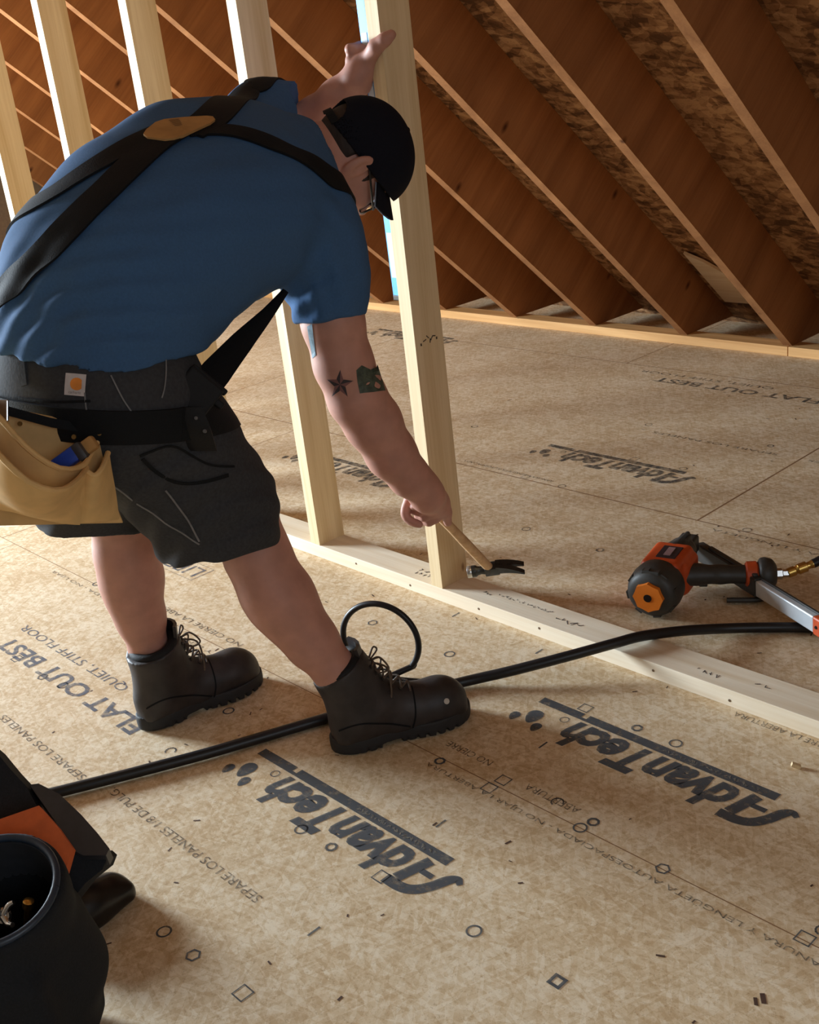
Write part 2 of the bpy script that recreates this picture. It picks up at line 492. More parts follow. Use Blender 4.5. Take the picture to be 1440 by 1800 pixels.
def ink(name, c, wear=0.5, scale=45.0):
    """printing worn through in patches"""
    m, nt, b, N, L = new_mat(name)
    tc = N.new('ShaderNodeTexCoord')
    nz = N.new('ShaderNodeTexNoise'); nz.inputs['Scale'].default_value = scale; nz.inputs['Detail'].default_value = 6; nz.inputs['Roughness'].default_value = 0.7
    L.new(tc.outputs['Object'], nz.inputs['Vector'])
    r = N.new('ShaderNodeValToRGB'); r.color_ramp.elements[0].position = wear - 0.12; r.color_ramp.elements[1].position = wear + 0.1
    r.color_ramp.elements[0].color = (0.30, 0.30, 0.30, 1); r.color_ramp.elements[1].color = (0.82, 0.82, 0.82, 1)
    L.new(nz.outputs['Fac'], r.inputs['Fac']); L.new(r.outputs['Color'], b.inputs['Alpha'])
    b.inputs['Base Color'].default_value = c; b.inputs['Roughness'].default_value = 0.7; b.inputs['Specular IOR Level'].default_value = 0.2
    return m

M = dict(
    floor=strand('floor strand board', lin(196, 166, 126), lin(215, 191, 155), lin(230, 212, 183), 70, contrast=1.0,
                 seams=[(1, -0.474, -9, 9, .0011), (1, 0.748, -9, 9, .0022), (1, 1.965, -9, 9, .002), (1, -1.69, -9, 9, .0018),
                        (0, 0.235, 0.748, 1.965, .003), (0, -2.21, 0.748, 1.965, .002), (0, -1.50, -0.474, 0.748, .002), (0, 2.6, -1.69, -0.474, .002), (0, -1.41, -1.69, -.474, .0015), (0, -0.9, 1.965, 3, .002)]),
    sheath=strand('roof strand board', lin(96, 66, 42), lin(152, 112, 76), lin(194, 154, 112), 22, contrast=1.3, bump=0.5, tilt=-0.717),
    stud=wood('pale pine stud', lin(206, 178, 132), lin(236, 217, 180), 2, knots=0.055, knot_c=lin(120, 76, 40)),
    plate=wood('pale pine plate', lin(218, 196, 164), lin(240, 228, 206), 0, knots=0.05, knot_c=lin(150, 100, 62)),
    eave=wood('eave plate pine', lin(190, 140, 84), lin(226, 180, 122), 0, knots=0.04),
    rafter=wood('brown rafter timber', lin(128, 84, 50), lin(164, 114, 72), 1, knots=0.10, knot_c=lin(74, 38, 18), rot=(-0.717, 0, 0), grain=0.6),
    wall=plain('gable board', lin(120, 104, 88), 0.8),
    ink=ink('faded black print', lin(76, 80, 86), 0.38),
    ink_far=ink('rubbed black print', lin(74, 72, 70), 0.52),
    ink_blue=ink('grey blue print', lin(96, 100, 112), 0.46),
    ink_text=ink('small worn print', lin(84, 72, 62), 0.50, 90),
)

# ---------------------------------------------------------------- room shell
SL = 0.872; TH = math.atan(SL); CT, ST = math.cos(TH), math.sin(TH)
EY, EZ = 2.32, 0.038
def roof(d, off):
    """a point of the back roof slope: d metres up from the eave plate, off metres out from the rafters' lower edge"""
    return (EY - d * CT + off * ST, EZ + d * ST + off * CT)

bm = bmesh.new(); box(bm, (-.55, -1.6, -0.0125), (8.9, 9.2, 0.025))
floor = tag(obj('floor', bm, M['floor']), kind='structure')

RIDGE = 5.35
bm = bmesh.new()
for q0, q1 in (((-0.55, 0.236), (RIDGE + .2, 0.236)),):
    (y0, z0), (y1, z1) = roof(*q0), roof(*q1); (y2, z2), (y3, z3) = roof(q1[0], .252), roof(q0[0], .252)
    prism(bm, [(y0, z0), (y1, z1), (y2, z2), (y3, z3)], -5.0, 3.9, (0, 0, 0), ((0, 0, 1), (1, 0, 0), (0, 1, 0)))
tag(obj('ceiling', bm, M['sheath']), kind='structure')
yr, zr = roof(RIDGE + .2, .236)
bm = bmesh.new()
prism(bm, [(yr, zr), (yr, zr + .016), (2 * yr - 2.9, -.3), (2 * yr - 2.9, -.32)], -5.0, 3.9, (0, 0, 0), ((0, 0, 1), (1, 0, 0), (0, 1, 0)))
tag(obj('ceiling', bm, M['wall']), kind='structure')

def gable(name, x, wy, wz, ws):
    bm = bmesh.new(); y0, y1, zt = -6.0, 2.9, 4.2
    for a, b, c, d in ((y0, wy - ws / 2, 0, zt), (wy + ws / 2, y1, 0, zt), (wy - ws / 2, wy + ws / 2, 0, wz - ws / 2), (wy - ws / 2, wy + ws / 2, wz + ws / 2, zt)):
        box(bm, (x, (a + b) / 2, (c + d) / 2), (0.1, b - a, d - c))
    return tag(obj(name, bm, M['wall']), kind='structure')
def window(name, x, wy, wz, ws):
    bm = bmesh.new()
    for s in (-1, 1):
        box(bm, (x, wy + s * (ws / 2 - .03), wz), (0.06, .06, ws)); box(bm, (x, wy, wz + s * (ws / 2 - .03)), (0.058, ws - .12, .06))
    box(bm, (x, wy, wz), (.03, ws - .12, .035))
    tag(obj(name, bm, M['plate']), kind='structure')
gable('wall_left', -4.95, WIN_Y, WIN_Z, 1.6); window('window_1', -4.95, WIN_Y, WIN_Z, 1.6)
gable('wall_right', 3.85, -1.9, 1.75, 1.5); window('fill_window', 3.85, -1.9, 1.75, 1.5)  # right window is added, unseen, to go with the fill lamp

# rafters, each its own timber
ORD = ['first', 'second', 'third', 'fourth', 'fifth', 'sixth', 'seventh', 'eighth', 'ninth', 'tenth', 'eleventh', 'twelfth', 'thirteenth']
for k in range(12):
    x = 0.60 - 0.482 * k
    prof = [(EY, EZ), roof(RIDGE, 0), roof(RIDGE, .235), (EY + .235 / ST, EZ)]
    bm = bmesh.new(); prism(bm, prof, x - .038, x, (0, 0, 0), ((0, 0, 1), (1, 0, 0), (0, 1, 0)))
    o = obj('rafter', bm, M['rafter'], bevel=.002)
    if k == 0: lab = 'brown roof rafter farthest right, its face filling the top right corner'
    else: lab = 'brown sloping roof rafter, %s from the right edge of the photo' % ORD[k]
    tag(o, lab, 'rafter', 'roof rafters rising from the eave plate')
# eave plate in two lengths
for x0, x1, lab in ((-.37, 3.8, 'right-hand length of low timber plate under the rafter ends, beyond the butt joint'),
                    (-4.9, -.373, 'long length of low timber plate under the rafter ends, left of the butt joint')):
    bm = bmesh.new(); box(bm, ((x0 + x1) / 2, 2.345, .019), (x1 - x0, .089, .038))
    tag(obj('eave_plate', bm, M['eave'], bevel=.0015), lab, 'timber plate', 'eave plate lengths')
# plywood offcut behind the rafter feet
bm = bmesh.new()
(ya, za), (yb, zb) = roof(-.17, .2), roof(.30, .228)
F = frame((0, ST, CT), (1, 0, 0))
prism(bm, [(0, -.10), (.26, -.10), (.23, -.02), (.06, .24), (0, .30)], .215, .227, (-.80, EY, EZ), ((1, 0, 0), (0, -CT, ST), (0, ST, CT)))
tag(obj('plywood_offcut', bm, M['plate']), 'pale plywood offcut tucked between rafter feet at the eave', 'plywood')

# ---------------------------------------------------------------- stud wall
bm = bmesh.new(); box(bm, (-.575, .0445, .019), (8.65, .089, .038))
sole = obj('bottom_plate', bm, M['plate'], bevel=.0015)
tag(sole, 'long pale pine bottom plate lying on the floor under the studs', 'timber plate')
bm = bmesh.new()
rnd = random.Random(4)
def stroke(bm, pts, w, z):
    """a pencil or marker stroke lying flat at height z"""
    for a, b in zip(pts, pts[1:]):
        a, b = np.array(a, float), np.array(b, float); t = b - a; L = np.linalg.norm(t)
        if L < 1e-6: continue
        n = np.array([-t[1], t[0]]) / L * w / 2; e = t / L * w * .4
        bm.faces.new([bm.verts.new((*q, z)) for q in (a - n - e, b - n + e, b + n + e, a + n - e)])
def scribble(bm, x0, y0, n, h, z, w=.0022, seed=1):
    r = random.Random(seed); x = x0
    for _ in range(n):
        p = [(x + r.uniform(-.3, .5) * h, y0 + r.uniform(-.5, .5) * h) for _ in range(r.choice((3, 4, 4)))]
        stroke(bm, p, w, z); x += h * r.uniform(.7, 1.1)
bm.free(); M['pencil'] = plain('pencil', lin(70, 58, 56), .7); M['nailsteel'] = plain('nail steel', lin(120, 100, 80), .4, .6); M['knot'] = plain('dark knot', lin(96, 66, 40), .7)
for x, y, n, h, w, sd in ((-.13, .05, 6, .022, .0022, 3), (-.12, .03, 5, .014, .0022, 8), (.10, .045, 3, .012, .0022, 5), (.14, .055, 16, .011, .0013, 9), (.33, .040, 5, .018, .0022, 12), (.71, .03, 4, .014, .0018, 15), (.83, .045, 2, .02, .002, 22)):
    bm = bmesh.new(); scribble(bm, x, y, n, h, .0386, w, seed=sd); obj('pencil_writing', bm, M['pencil'], sole)
for x, z in ((-.33, .022), (-.12, .015), (.12, .018), (.31, .024), (.62, .02), (.80, .014), (1.05, .02)):
    bm = bmesh.new(); lathe(bm, [(.003, 0), (.003, .0012)], (x, .0005, z), (0, -1, 0), 10); obj('nail_head', bm, M['nailsteel'], sole)

SP = 0.4807
studs = []
for k in range(7):
    x = -SP * k
    zt = EZ + (EY - .089) * SL - .03
    bm = bmesh.new()
    poly = [(0, .038), (.089, .038), (.089, EZ + (EY - .089) * SL - .004), (0, EZ + EY * SL - .004)]
    prism(bm, poly, x - .038, x, (0, 0, 0), ((0, 0, 1), (1, 0, 0), (0, 1, 0)))
    o = obj('wall_stud', bm, M['stud'], bevel=.002)
    lab = ['pale upright pine stud the worker grips, hammer at its foot',
           'pale upright pine stud behind his tattooed arm, next left of the gripped one',
           'pale upright pine stud behind the middle of his back',
           'pale upright pine stud left of his back, third from the gripped one',
           'pale upright pine stud at the left edge of the photo',
           'pale upright pine stud beyond the left edge stud, far along the plate',
           'pale upright pine stud farthest along the plate'][k]
    tag(o, lab, 'wall stud', 'studs of the new wall')
    studs.append(o)
bm = bmesh.new()
for x, z in ((.0005, .09), (.0005, .24)):
    bm = bmesh.new(); lathe(bm, [(.0045, 0), (.0045, .001)], (x, .055, z), (1, 0, 0), 12); obj('nail_head', bm, M['knot'], studs[0])
bm = bmesh.new(); lathe(bm, [(.007, 0), (.006, .001)], (.0003, .07, 1.22), (1, 0, 0), 14)
obj('knot', bm, M['knot'], studs[0])
bm = bmesh.new()
for dy, dz, a in ((.03, 0, .3), (.04, .006, -.8), (.052, .0, .9), (.06, .004, -.2), (.047, -.004, 1.4)):
    box(bm, (.0004, dy, .655 + dz), (.0006, .010, .0025), Matrix.Rotation(a, 3, 'X'))
for dy, dz in ((.018, .0), (.068, .004)):
    box(bm, (.0004, dy, .648 + dz), (.0006, .004, .006))
obj('lumber_stamp', bm, M['ink_far'], studs[0])

# ---------------------------------------------------------------- printing on the floor
def text_bm(s, size, shear=0.0, bold=0.0, space=1.0, width=1.0):
    c = bpy.data.curves.new('t', 'FONT'); c.body = s; c.size = size; c.shear = shear; c.offset = bold; c.space_character = space
    c.align_x = 'CENTER'; c.resolution_u = 3
    o = bpy.data.objects.new('t', c); col.objects.link(o)
    dg = bpy.context.evaluated_depsgraph_get()
    me = bpy.data.meshes.new_from_object(o.evaluated_get(dg))
    bpy.data.objects.remove(o); bpy.data.curves.remove(c)
    b = bmesh.new(); b.from_mesh(me); bpy.data.meshes.remove(me)
    return b
def lay(dst, src, cx, cy, ang, z=.0006, fitw=None, fith=None):
    """lay flat lettering on the floor, fitted to a width and height, turned by ang"""
    xs = [v.co.x for v in src.verts]; ys = [v.co.y for v in src.verts]
    w, h = max(xs) - min(xs), max(ys) - min(ys); mx, my = (max(xs) + min(xs)) / 2, (max(ys) + min(ys)) / 2
    sx = fitw / w if fitw else 1; sy = fith / h if fith else sx
    ca, sa = math.cos(ang), math.sin(ang); mp = {}
    for v in src.verts:
        x, y = (v.co.x - mx) * sx, (v.co.y - my) * sy
        mp[v] = dst.verts.new((cx + ca * x - sa * y, cy + sa * x + ca * y, z))
    for f in src.faces:
        try: dst.faces.new([mp[v] for v in f.verts])
        except ValueError: pass
    src.free()
def drop(bm, cx, cy, r, ang, z=.0006):
    """one leaf-like drop of the logo"""
    P = []
    for a in np.linspace(0, 2 * math.pi, 20, endpoint=False):
        t = (1 + math.sin(a)) / 2
        x = r * math.cos(a) * (1.0 - .5 * t); y = r * math.sin(a) * 1.1
        P.append((cx + math.cos(ang) * x - math.sin(ang) * y, cy + math.sin(ang) * x + math.cos(ang) * y, z))
    bm.faces.new([bm.verts.new(p) for p in P])
def strip(bm, x0, y0, x1, y1, z=.0006):
    bm.faces.new([bm.verts.new(p) for p in ((x0, y0, z), (x1, y0, z), (x1, y1, z), (x0, y1, z))])

def band(bm, pts, ws, z):
    """one unbroken painted stroke of changing width"""
    pts = [np.array(p, float) for p in pts]; L = []
    for i, p in enumerate(pts):
        t = pts[min(i + 1, len(pts) - 1)] - pts[max(i - 1, 0)]; t /= np.linalg.norm(t); n = np.array([-t[1], t[0]]) * ws[i] / 2
        L.append((bm.verts.new((*(p + n), z)), bm.verts.new((*(p - n), z))))
    for a, b in zip(L, L[1:]): bm.faces.new((a[0], a[1], b[1], b[0]))
def logo(x0, yb, m, fine=True, dx=0.0):
    """the panel brand: drops, bar and slanted heavy word, upside down to the camera; x0 = left end of the bar"""
    bm = bmesh.new()
    strip(bm, x0, yb - .011, x0 + .105, yb + .011); strip(bm, x0 + .118, yb - .011, x0 + .534, yb + .011)
    strip(bm, x0 + .105, yb - .011, x0 + .118, yb - .003)
    lay(bm, text_bm('dvanTech', .1, shear=.30, bold=.0042, space=.98), x0 + .292, yb - .060, math.pi, fitw=.372, fith=.088)
    # the capital A sweeps over from its left foot in one curve
    A = lambda x, y: (x0 + .580 - .105 * x, yb - .016 - .086 * y)
    swoop = [A(*q)[:2] for q in ((-.06, .16), (.06, .08), (.17, .22), (.27, .52), (.42, .78), (.64, .91), (1.0, .92))]
    sp = [tuple(q[:2]) for q in smooth_path([np.array((*q, 0)) for q in swoop], 5)]
    band(bm, sp, [.010 + .012 * min(1, 3 * i / len(sp)) for i in range(len(sp))], .0006)
    band(bm, [A(.86, .79), A(.70, .02)], [.023, .023], .0006); band(bm, [A(.40, .34), A(.66, .34)], [.012, .012], .0006)
    ring(bm, x0 + .085, yb - .03, .009, .0022, 20)
    for px, py, r in ((.028, -.058, .022), (-.006, -.078, .014), (.056, -.085, .014)):
        drop(bm, x0 + px, yb + py, r, math.pi + .15)
    o = obj('logo_print', bm, m, floor)
    if fine:
        b2 = bmesh.new()
        scribble(b2, x0 + .30, yb, 22, .0105, .0010, .0016, seed=31)
        obj('logo_print_caption', b2, M['caption'], floor)
    return o
def ring(bm, cx, cy, r, w, n, rot=0.0, z=.0006):
    a = [(cx + (r - w / 2) * math.cos(t), cy + (r - w / 2) * math.sin(t), z) for t in np.linspace(rot, rot + 2 * math.pi, n, endpoint=False)]
    b = [(cx + (r + w / 2) * math.cos(t), cy + (r + w / 2) * math.sin(t), z) for t in np.linspace(rot, rot + 2 * math.pi, n, endpoint=False)]
    A = [bm.verts.new(p) for p in a]; B = [bm.verts.new(p) for p in b]
    for k in range(n): bm.faces.new((A[k], A[(k + 1) % n], B[(k + 1) % n], B[k]))
M['caption'] = ink('worn pale caption', lin(150, 140, 124), .5, 80)
logo(.157, -.679, M['ink'])
logo(.485, -.200, M['ink'])
logo(-.528, 1.032, M['ink_far'], False)
logo(-1.273, .563, M['ink_far'], False)
logo(-2.45, 1.985, M['ink_far'], False)
def line(s, x0, x1, y, h, m, ang=math.pi, bold=0.0, shear=0.0):
    bm = bmesh.new(); lay(bm, text_bm(s, .05, bold=bold, shear=shear), (x0 + x1) / 2, y, ang, fitw=x1 - x0, fith=h)
    return obj('floor_lettering', bm, m, floor)
line('FLAT OUT BEST', -.80, -.125, -.795, .050, M['ink_blue'], bold=.0012)
line('QUIET, STIFF FLOOR', -.83, -.305, -.722, .030, M['ink_blue'])
line('SEPARE LOS PANELES 1/8 DE PULG.', .02, .51, -.945, .018, M['ink_text'])
line('SEPARE LOS PANELES', -.44, -.06, -.962, .018, M['ink_text'])
line('ABERTURA', .652, .775, -.441, .017, M['ink_text'])
line('NO CIERRE', .440, .555, -.430, .017, M['ink_text'])
line('RANURA Y LENGÜETA AUTOESPACIADA - NO LIJAR LA ABERTURA', .455, 1.275, -.503, .017, M['ink_text'])
line('NO CIERRE LA ABERTURA', .82, 1.08, -.016, .016, M['ink_text'])
line('FLAT OUT BEST', -.66, .02, 1.825, .050, M['ink_far'], bold=.001)
line('QUIET, STIFF FLOOR', -.78, -.20, 1.90, .030, M['ink_far'])
line('SEPARE LOS PANELES', -.30, .16, 1.30, .016, M['ink_text'])
line('SEPARE LOS PANELES', .26, .70, 1.30, .016, M['ink_text'])
line('RANURA Y LENGÜETA AUTOESPACIADA', -.68, -.30, .775, .016, M['ink_text'])
line('RANURA Y LENGÜETA', .30, .75, .715, .016, M['ink_text'])
line('RANURA Y LENGÜETA AUTOESPACIADA - NO LIJAR', -1.1, -.1, -.503, .017, M['ink_text'])
line('NO CIERRE LA ABERTURA', -.72, -.25, -.440, .017, M['ink_text'])
line('LIFE', -.85, -.70, -.262, .05, M['ink_blue'])
bm = bmesh.new(); ring(bm, -.775, -.262, .13, .004, 4, math.pi / 4)
for v in bm.verts: v.co.y = -.262 + (v.co.y + .262) * .42
obj('floor_lettering', bm, M['ink_blue'], floor)
# fastener symbols in rows a foot apart
sym = bmesh.new(); symf = bmesh.new()
for x, y, kind in ((.447, -1.089, 'c'), (.529, -1.087, 'h'), (.654, -1.081, 's'), (.637, -.931, '-'), (.832, -.769, 'c'), (.994, -.765, 't'),
                   (.419, -.784, 'c'), (.5, -.781, 'd'), (.626, -.777, 's'), (.47, -.483, 'd'), (.608, -.454, 's'), (.603, -.487, 's'),
                   (.728, -.443, 'u'), (.804, -.474, 'c'), (.812, -.448, 'd'), (.972, -.473, 'h'), (1.217, -.47, 's'), (1.23, -.44, 'u'), (.577, -.172, 's'),
                   (.701, -.169, 'd'), (.789, -.168, 'c'), (.606, -.616, '-'), (.593, -.323, '-'), (-.07, -.176, 'h'), (.193, -.176, 'c'),
                   (-.028, -.631, 'c'), (.001, -.796, 'u'), (-.127, .454, 'c'), (.132, .452, 'd'), (-.673, -.815, 's'), (-.529, -.818, 'h'), (-.449, -.807, 'c'),
                   (-.41, .455, 'd'), (-.25, .76, 'c'), (-.40, .765, 's'), (.38, .76, 'c'), (-.9, -.47, 'c'), (.35, -.05, '-'), (.07, -.03, '-'),
                   (-.02, 1.06, 'c'), (-.2, 1.06, 's'), (-.36, 1.36, 'c'), (.1, 1.36, 'd'), (-.9, 1.06, 'c'), (-1.0, 1.36, '-'), (-.25, -.35, '-')):
    b = sym if y < .2 else symf
    if kind == 'c': ring(b, x, y, .0115, .0034, 20)
    elif kind == 'h': ring(b, x, y, .0115, .0036, 6, .3)
    elif kind == 's': ring(b, x, y, .0165, .0034, 4, math.pi / 4)
    elif kind == 't': ring(b, x, y, .0125, .0075, 4, math.pi / 4)
    elif kind == 'd': ring(b, x, y, .0095, .0050, 8, .2)
    elif kind == 'u':
        stroke(b, [(x + .011 * math.cos(t), y + .011 * math.sin(t)) for t in np.linspace(.3, 4.4, 10)], .003, .0006)
    else: stroke(b, [(x, y - .011), (x, y + .011)], .004, .0006)
obj('fastener_symbols', sym, M['ink'], floor)
obj('fastener_symbols', symf, M['ink_far'], floor)
# splinters, specks and pencil ticks lying about
bm = bmesh.new(); rnd = random.Random(11)
for _ in range(120):
    x, y, a, L = rnd.uniform(-.4, 1.3), rnd.uniform(-1.2, 1.9), rnd.uniform(0, 3.14), rnd.uniform(.003, .011)
    stroke(bm, [(x, y), (x + L * math.cos(a), y + L * math.sin(a))], rnd.uniform(.0018, .004), .0005)
stroke(bm, [(1.226, -.602), (1.234, -.612)], .007, .0005); stroke(bm, [(1.222, -.614), (1.228, -.622)], .005, .0005)
obj('floor_specks', bm, plain('dark specks', lin(76, 50, 34), .8), floor)
# a chip of wood by the second logo
bm = bmesh.new(); box(bm, (1.0, -.105, .005), (.016, .008, .007), Matrix.Rotation(.6, 3, 'Z') @ Matrix.Rotation(.4, 3, 'Y'))
tag(obj('wood_chip', bm, M['stud']), 'tiny pale wood chip on the floor beside the right logo', 'wood chip')

# ---------------------------------------------------------------- the worker
def skin_mat():
    m = plain('skin', lin(186, 137, 121), 0.55, var=.10, scale=30, bump=.12, spec=.35, sss=.12)
    return m
M['skin'] = skin_mat()
M['shirt'] = plain('blue jersey', lin(63, 95, 134), .9, var=.07, scale=240, bump=.15, spec=.15)
M['shorts'] = plain('charcoal canvas', lin(58, 59, 62), .9, var=.16, scale=180, bump=.2, spec=.15)
M['webbing'] = plain('black webbing', lin(12, 15, 19), .8, var=.2, scale=400, bump=.3, spec=.25)
M['blackfab'] = plain('black nylon', lin(20, 20, 22), .7, var=.2, scale=300, bump=.25, spec=.3)
M['cap'] = plain('navy cap cloth', lin(20, 21, 30), .9, var=.12, scale=300, bump=.2, spec=.15)
M['hair'] = plain('dark hair', lin(38, 26, 20), .7, var=.4, scale=120, bump=.6, stretch=(1, 1, .2))
M['boot'] = plain('dark oiled leather', lin(46, 41, 41), .52, var=.38, scale=28, bump=.45, spec=.45)
M['sole'] = plain('black rubber', lin(34, 34, 36), .7, var=.15, scale=80, bump=.2)
M['lace'] = plain('brown lace', lin(92, 78, 66), .8, var=.3, scale=500)
M['leather'] = plain('tan suede', lin(214, 178, 122), .85, var=.10, scale=26, bump=.25, spec=.2)
M['leather_dark'] = plain('worn leather', lin(178, 136, 84), .85, var=.15, scale=26, bump=.2, spec=.2)
M['chrome'] = plain('bright steel', lin(205, 205, 205), .22, 1.0, var=.04, scale=60)

person = empty('person', (0.1, -0.62, 0.0))
tag(person, 'person bending forward in blue T-shirt, charcoal shorts and black cap, hammer in right hand', 'person')

LAT_HIP = nrm(W(270, 690, 1.86) - W(125, 690, 1.97))
LAT_SH = nrm(W(560, 420, 2.10) - W(440, 200, 2.32))

# --- joints
R_HIP, R_KNEE, R_ANK = W(245, 700, 1.89), W(425, 885, 2.11), W(612, 1196, 2.2)
L_HIP, L_KNEE, L_ANK = W(125, 700, 1.98), W(213, 905, 2.22), W(268, 1185, 2.38)
R_SH, R_ELB, R_WR = W(560, 430, 2.12), W(628, 700, 2.22), W(742, 856, 2.38)
L_SH, L_ELB, L_WR = W(455, 215, 2.34), W(508, 236, 2.49), W(629, 139, 2.385)
HEAD = W(621, 282, 2.24); HK = .93
HF = nrm(.33 * RT + .75 * DN + .60 * FW)
HU = .93 * RT - .42 * DN + .017 * FW; HU = nrm(HU - HF * (HU @ HF))
HR = np.cross(HF, HU)
HM = np.stack([HR, HF, HU], 1)                       # head: right, forward, up
def hp(r, f, u): return HEAD + HM @ np.array([r, f, u]) * HK

# hammer line, held in the right hand
HAM_A, HAM_B = W(742, 874, 2.445), W(862, 1000, 2.655)
HD = nrm(HAM_B - HAM_A)
HS = nrm(np.cross(HD, FW)); HN = np.cross(HS, HD)    # across the handle

body = Field((-0.36, -0.98, 0.02), (0.50, 0.14, 1.36), 0.0036)
# legs
body.chain([R_HIP, W(325, 800, 2.0), R_KNEE], [.075, .066, .060], .03)
body.chain([R_KNEE, W(452, 975, 2.13), W(495, 1052, 2.155), W(548, 1128, 2.175), W(590, 1180, 2.19), R_ANK], [.060, .061, .063, .050, .040, .035, .030], .02)
body.cone(W(470, 1040, 2.13), W(510, 1090, 2.15), .045, .040, .04)
body.chain([L_HIP, W(170, 810, 2.11), L_KNEE], [.085, .078, .060], .03)
body.chain([L_KNEE, W(222, 955, 2.26), W(233, 1015, 2.30), W(247, 1085, 2.34), W(262, 1140, 2.37), L_ANK], [.060, .061, .060, .049, .038, .034, .030], .02)
body.cone(W(218, 990, 2.26), W(228, 1050, 2.30), .045, .040, .04)
# trunk under the clothes
body.loft([W(190, 690, 1.93), W(190, 560, 1.95), W(290, 420, 2.02), W(400, 330, 2.10), W(490, 300, 2.17)],
          [LAT_HIP, LAT_HIP, nrm(LAT_HIP + LAT_SH), LAT_SH, LAT_SH], [.135, .135, .15, .16, .12], [.10, .10, .105, .10, .085], .04)
body.cone(W(500, 290, 2.18), R_SH, .07, .058, .05)
body.cone(W(480, 270, 2.22), L_SH, .07, .058, .05)
# neck and head
body.chain([W(505, 280, 2.2), hp(-.0, -.035, -.07), hp(0, -.01, -.03)], [.066, .060, .058], .03)
body.ell(hp(0, -.012, .028), HM, (.068, .087, .082), .03)
body.ell(hp(0, .030, -.035), HM, (.056, .055, .072), .03)
body.ell(hp(0, .058, -.085), HM, (.030, .026, .026), .03)                    # chin
body.cone(hp(.05, -.01, -.045), hp(.022, .062, -.088), .020, .017, .03)      # jaw
body.cone(hp(-.05, -.01, -.045), hp(-.022, .062, -.088), .020, .017, .03)
body.cone(hp(0, .086, .010), hp(0, .106, -.022), .009, .013, .012)           # nose
for s in (-1, 1):
    body.cone(hp(s * .008, .096, -.026), hp(s * .014, .094, -.026), .008, .008, .008)
    body.cone(hp(s * .016, .080, .030), hp(s * .046, .070, .026), .012, .010, .02)   # brow
    body.ell(hp(s * .031, .078, .008), HM, (.015, .013, .011), .012, 'cut')
    body.ell(hp(s * .031, .070, .008), HM, (.0125, .0125, .0125), .003)              # eye
    body.ell(hp(s * .040, .066, -.022), HM, (.020, .018, .018), .025)                # cheek
    # ear
    E = np.stack([nrm(HR * s * .5 - HF), nrm(HR * s + .5 * HF), HU], 1)
    body.ell(hp(s * .084, -.014, -.004), E, (.021, .010, .034), .007)
    body.ell(hp(s * .092, -.006, .002), E, (.012, .008, .020), .004, 'cut')
    body.cone(hp(s * .074, -.004, -.032), hp(s * .076, -.008, -.024), .008, .009, .006)
body.cone(hp(-.020, .086, -.053), hp(.020, .086, -.053), .008, .008, .01)    # lips
body.cone(hp(-.017, .086, -.064), hp(.017, .086, -.064), .008, .008, .01)
body.cone(hp(-.022, .097, -.0585), hp(.022, .097, -.0585), .0022, .0022, .002, 'cut')
# right arm
body.chain([R_SH, W(585, 565, 2.155), W(604, 640, 2.19), R_ELB, W(655, 742, 2.26), W(688, 798, 2.315), W(720, 838, 2.355), R_WR, W(752, 872, 2.40)],
           [.062, .058, .056, .056, .056, .050, .041, .034, .034], .02)
# right hand: palm over the handle, fingers round it, thumb along it
def arcfinger(F, s, r_path, a0, a1, rad, tip=.85, k=.004, n=6, axis=None, side=None, norm=None, org=None):
    A = [math.radians(a0 + (a1 - a0) * i / n) for i in range(n + 1)]
    P = [org + axis * s + r_path * (math.cos(a) * side + math.sin(a) * norm) for a in A]
    F.chain(P, [rad * (1 - (1 - tip) * i / n) for i in range(n + 1)], k)
    return P
CAMW = -nrm(W(760, 890, 2.42) - CAM_T)                # towards the camera
G1 = nrm(np.cross(HD, CAMW)); G2 = nrm(np.cross(G1, HD))   # G2 faces the camera, G1 lies across in the picture
if G1 @ DN > 0: G1 = -G1                              # G1 points up in the picture
grip0 = W(742, 885, 2.45)
body.ell(grip0 + .012 * HD + .020 * G1 + .012 * G2, np.stack([HD, G1, G2], 1), (.046, .032, .030), .02)
body.cone(W(752, 872, 2.40), grip0 + .014 * HD + .020 * G1, .034, .030, .02)
for i, (s, rad) in enumerate(((-.030, .0085), (-.009, .0098), (.012, .0105), (.033, .0102))):
    arcfinger(body, s + .006, .0245, 75, -165, rad, axis=HD, side=G2, norm=G1, org=grip0)
# little finger standing off the butt of the handle in a loop
Lp = [W(733, 862, 2.42), W(718, 880, 2.43), W(712, 903, 2.435), W(722, 916, 2.435), W(738, 922, 2.43)]
body.chain(smooth_path(Lp, 4), np.linspace(.0098, .0080, 17), .004)
# thumb and forefinger lying down the handle
body.chain([grip0 + .020 * HD + .026 * G1 + .012 * G2, grip0 + .050 * HD + .024 * G1 + .020 * G2, grip0 + .078 * HD + .012 * G1 + .018 * G2], [.016, .0125, .0095], .008)
body.chain([grip0 + .035 * HD + .030 * G1 - .006 * G2, grip0 + .062 * HD + .028 * G1 - .002 * G2, grip0 + .088 * HD + .016 * G1 + .002 * G2], [.013, .0112, .0085], .006)
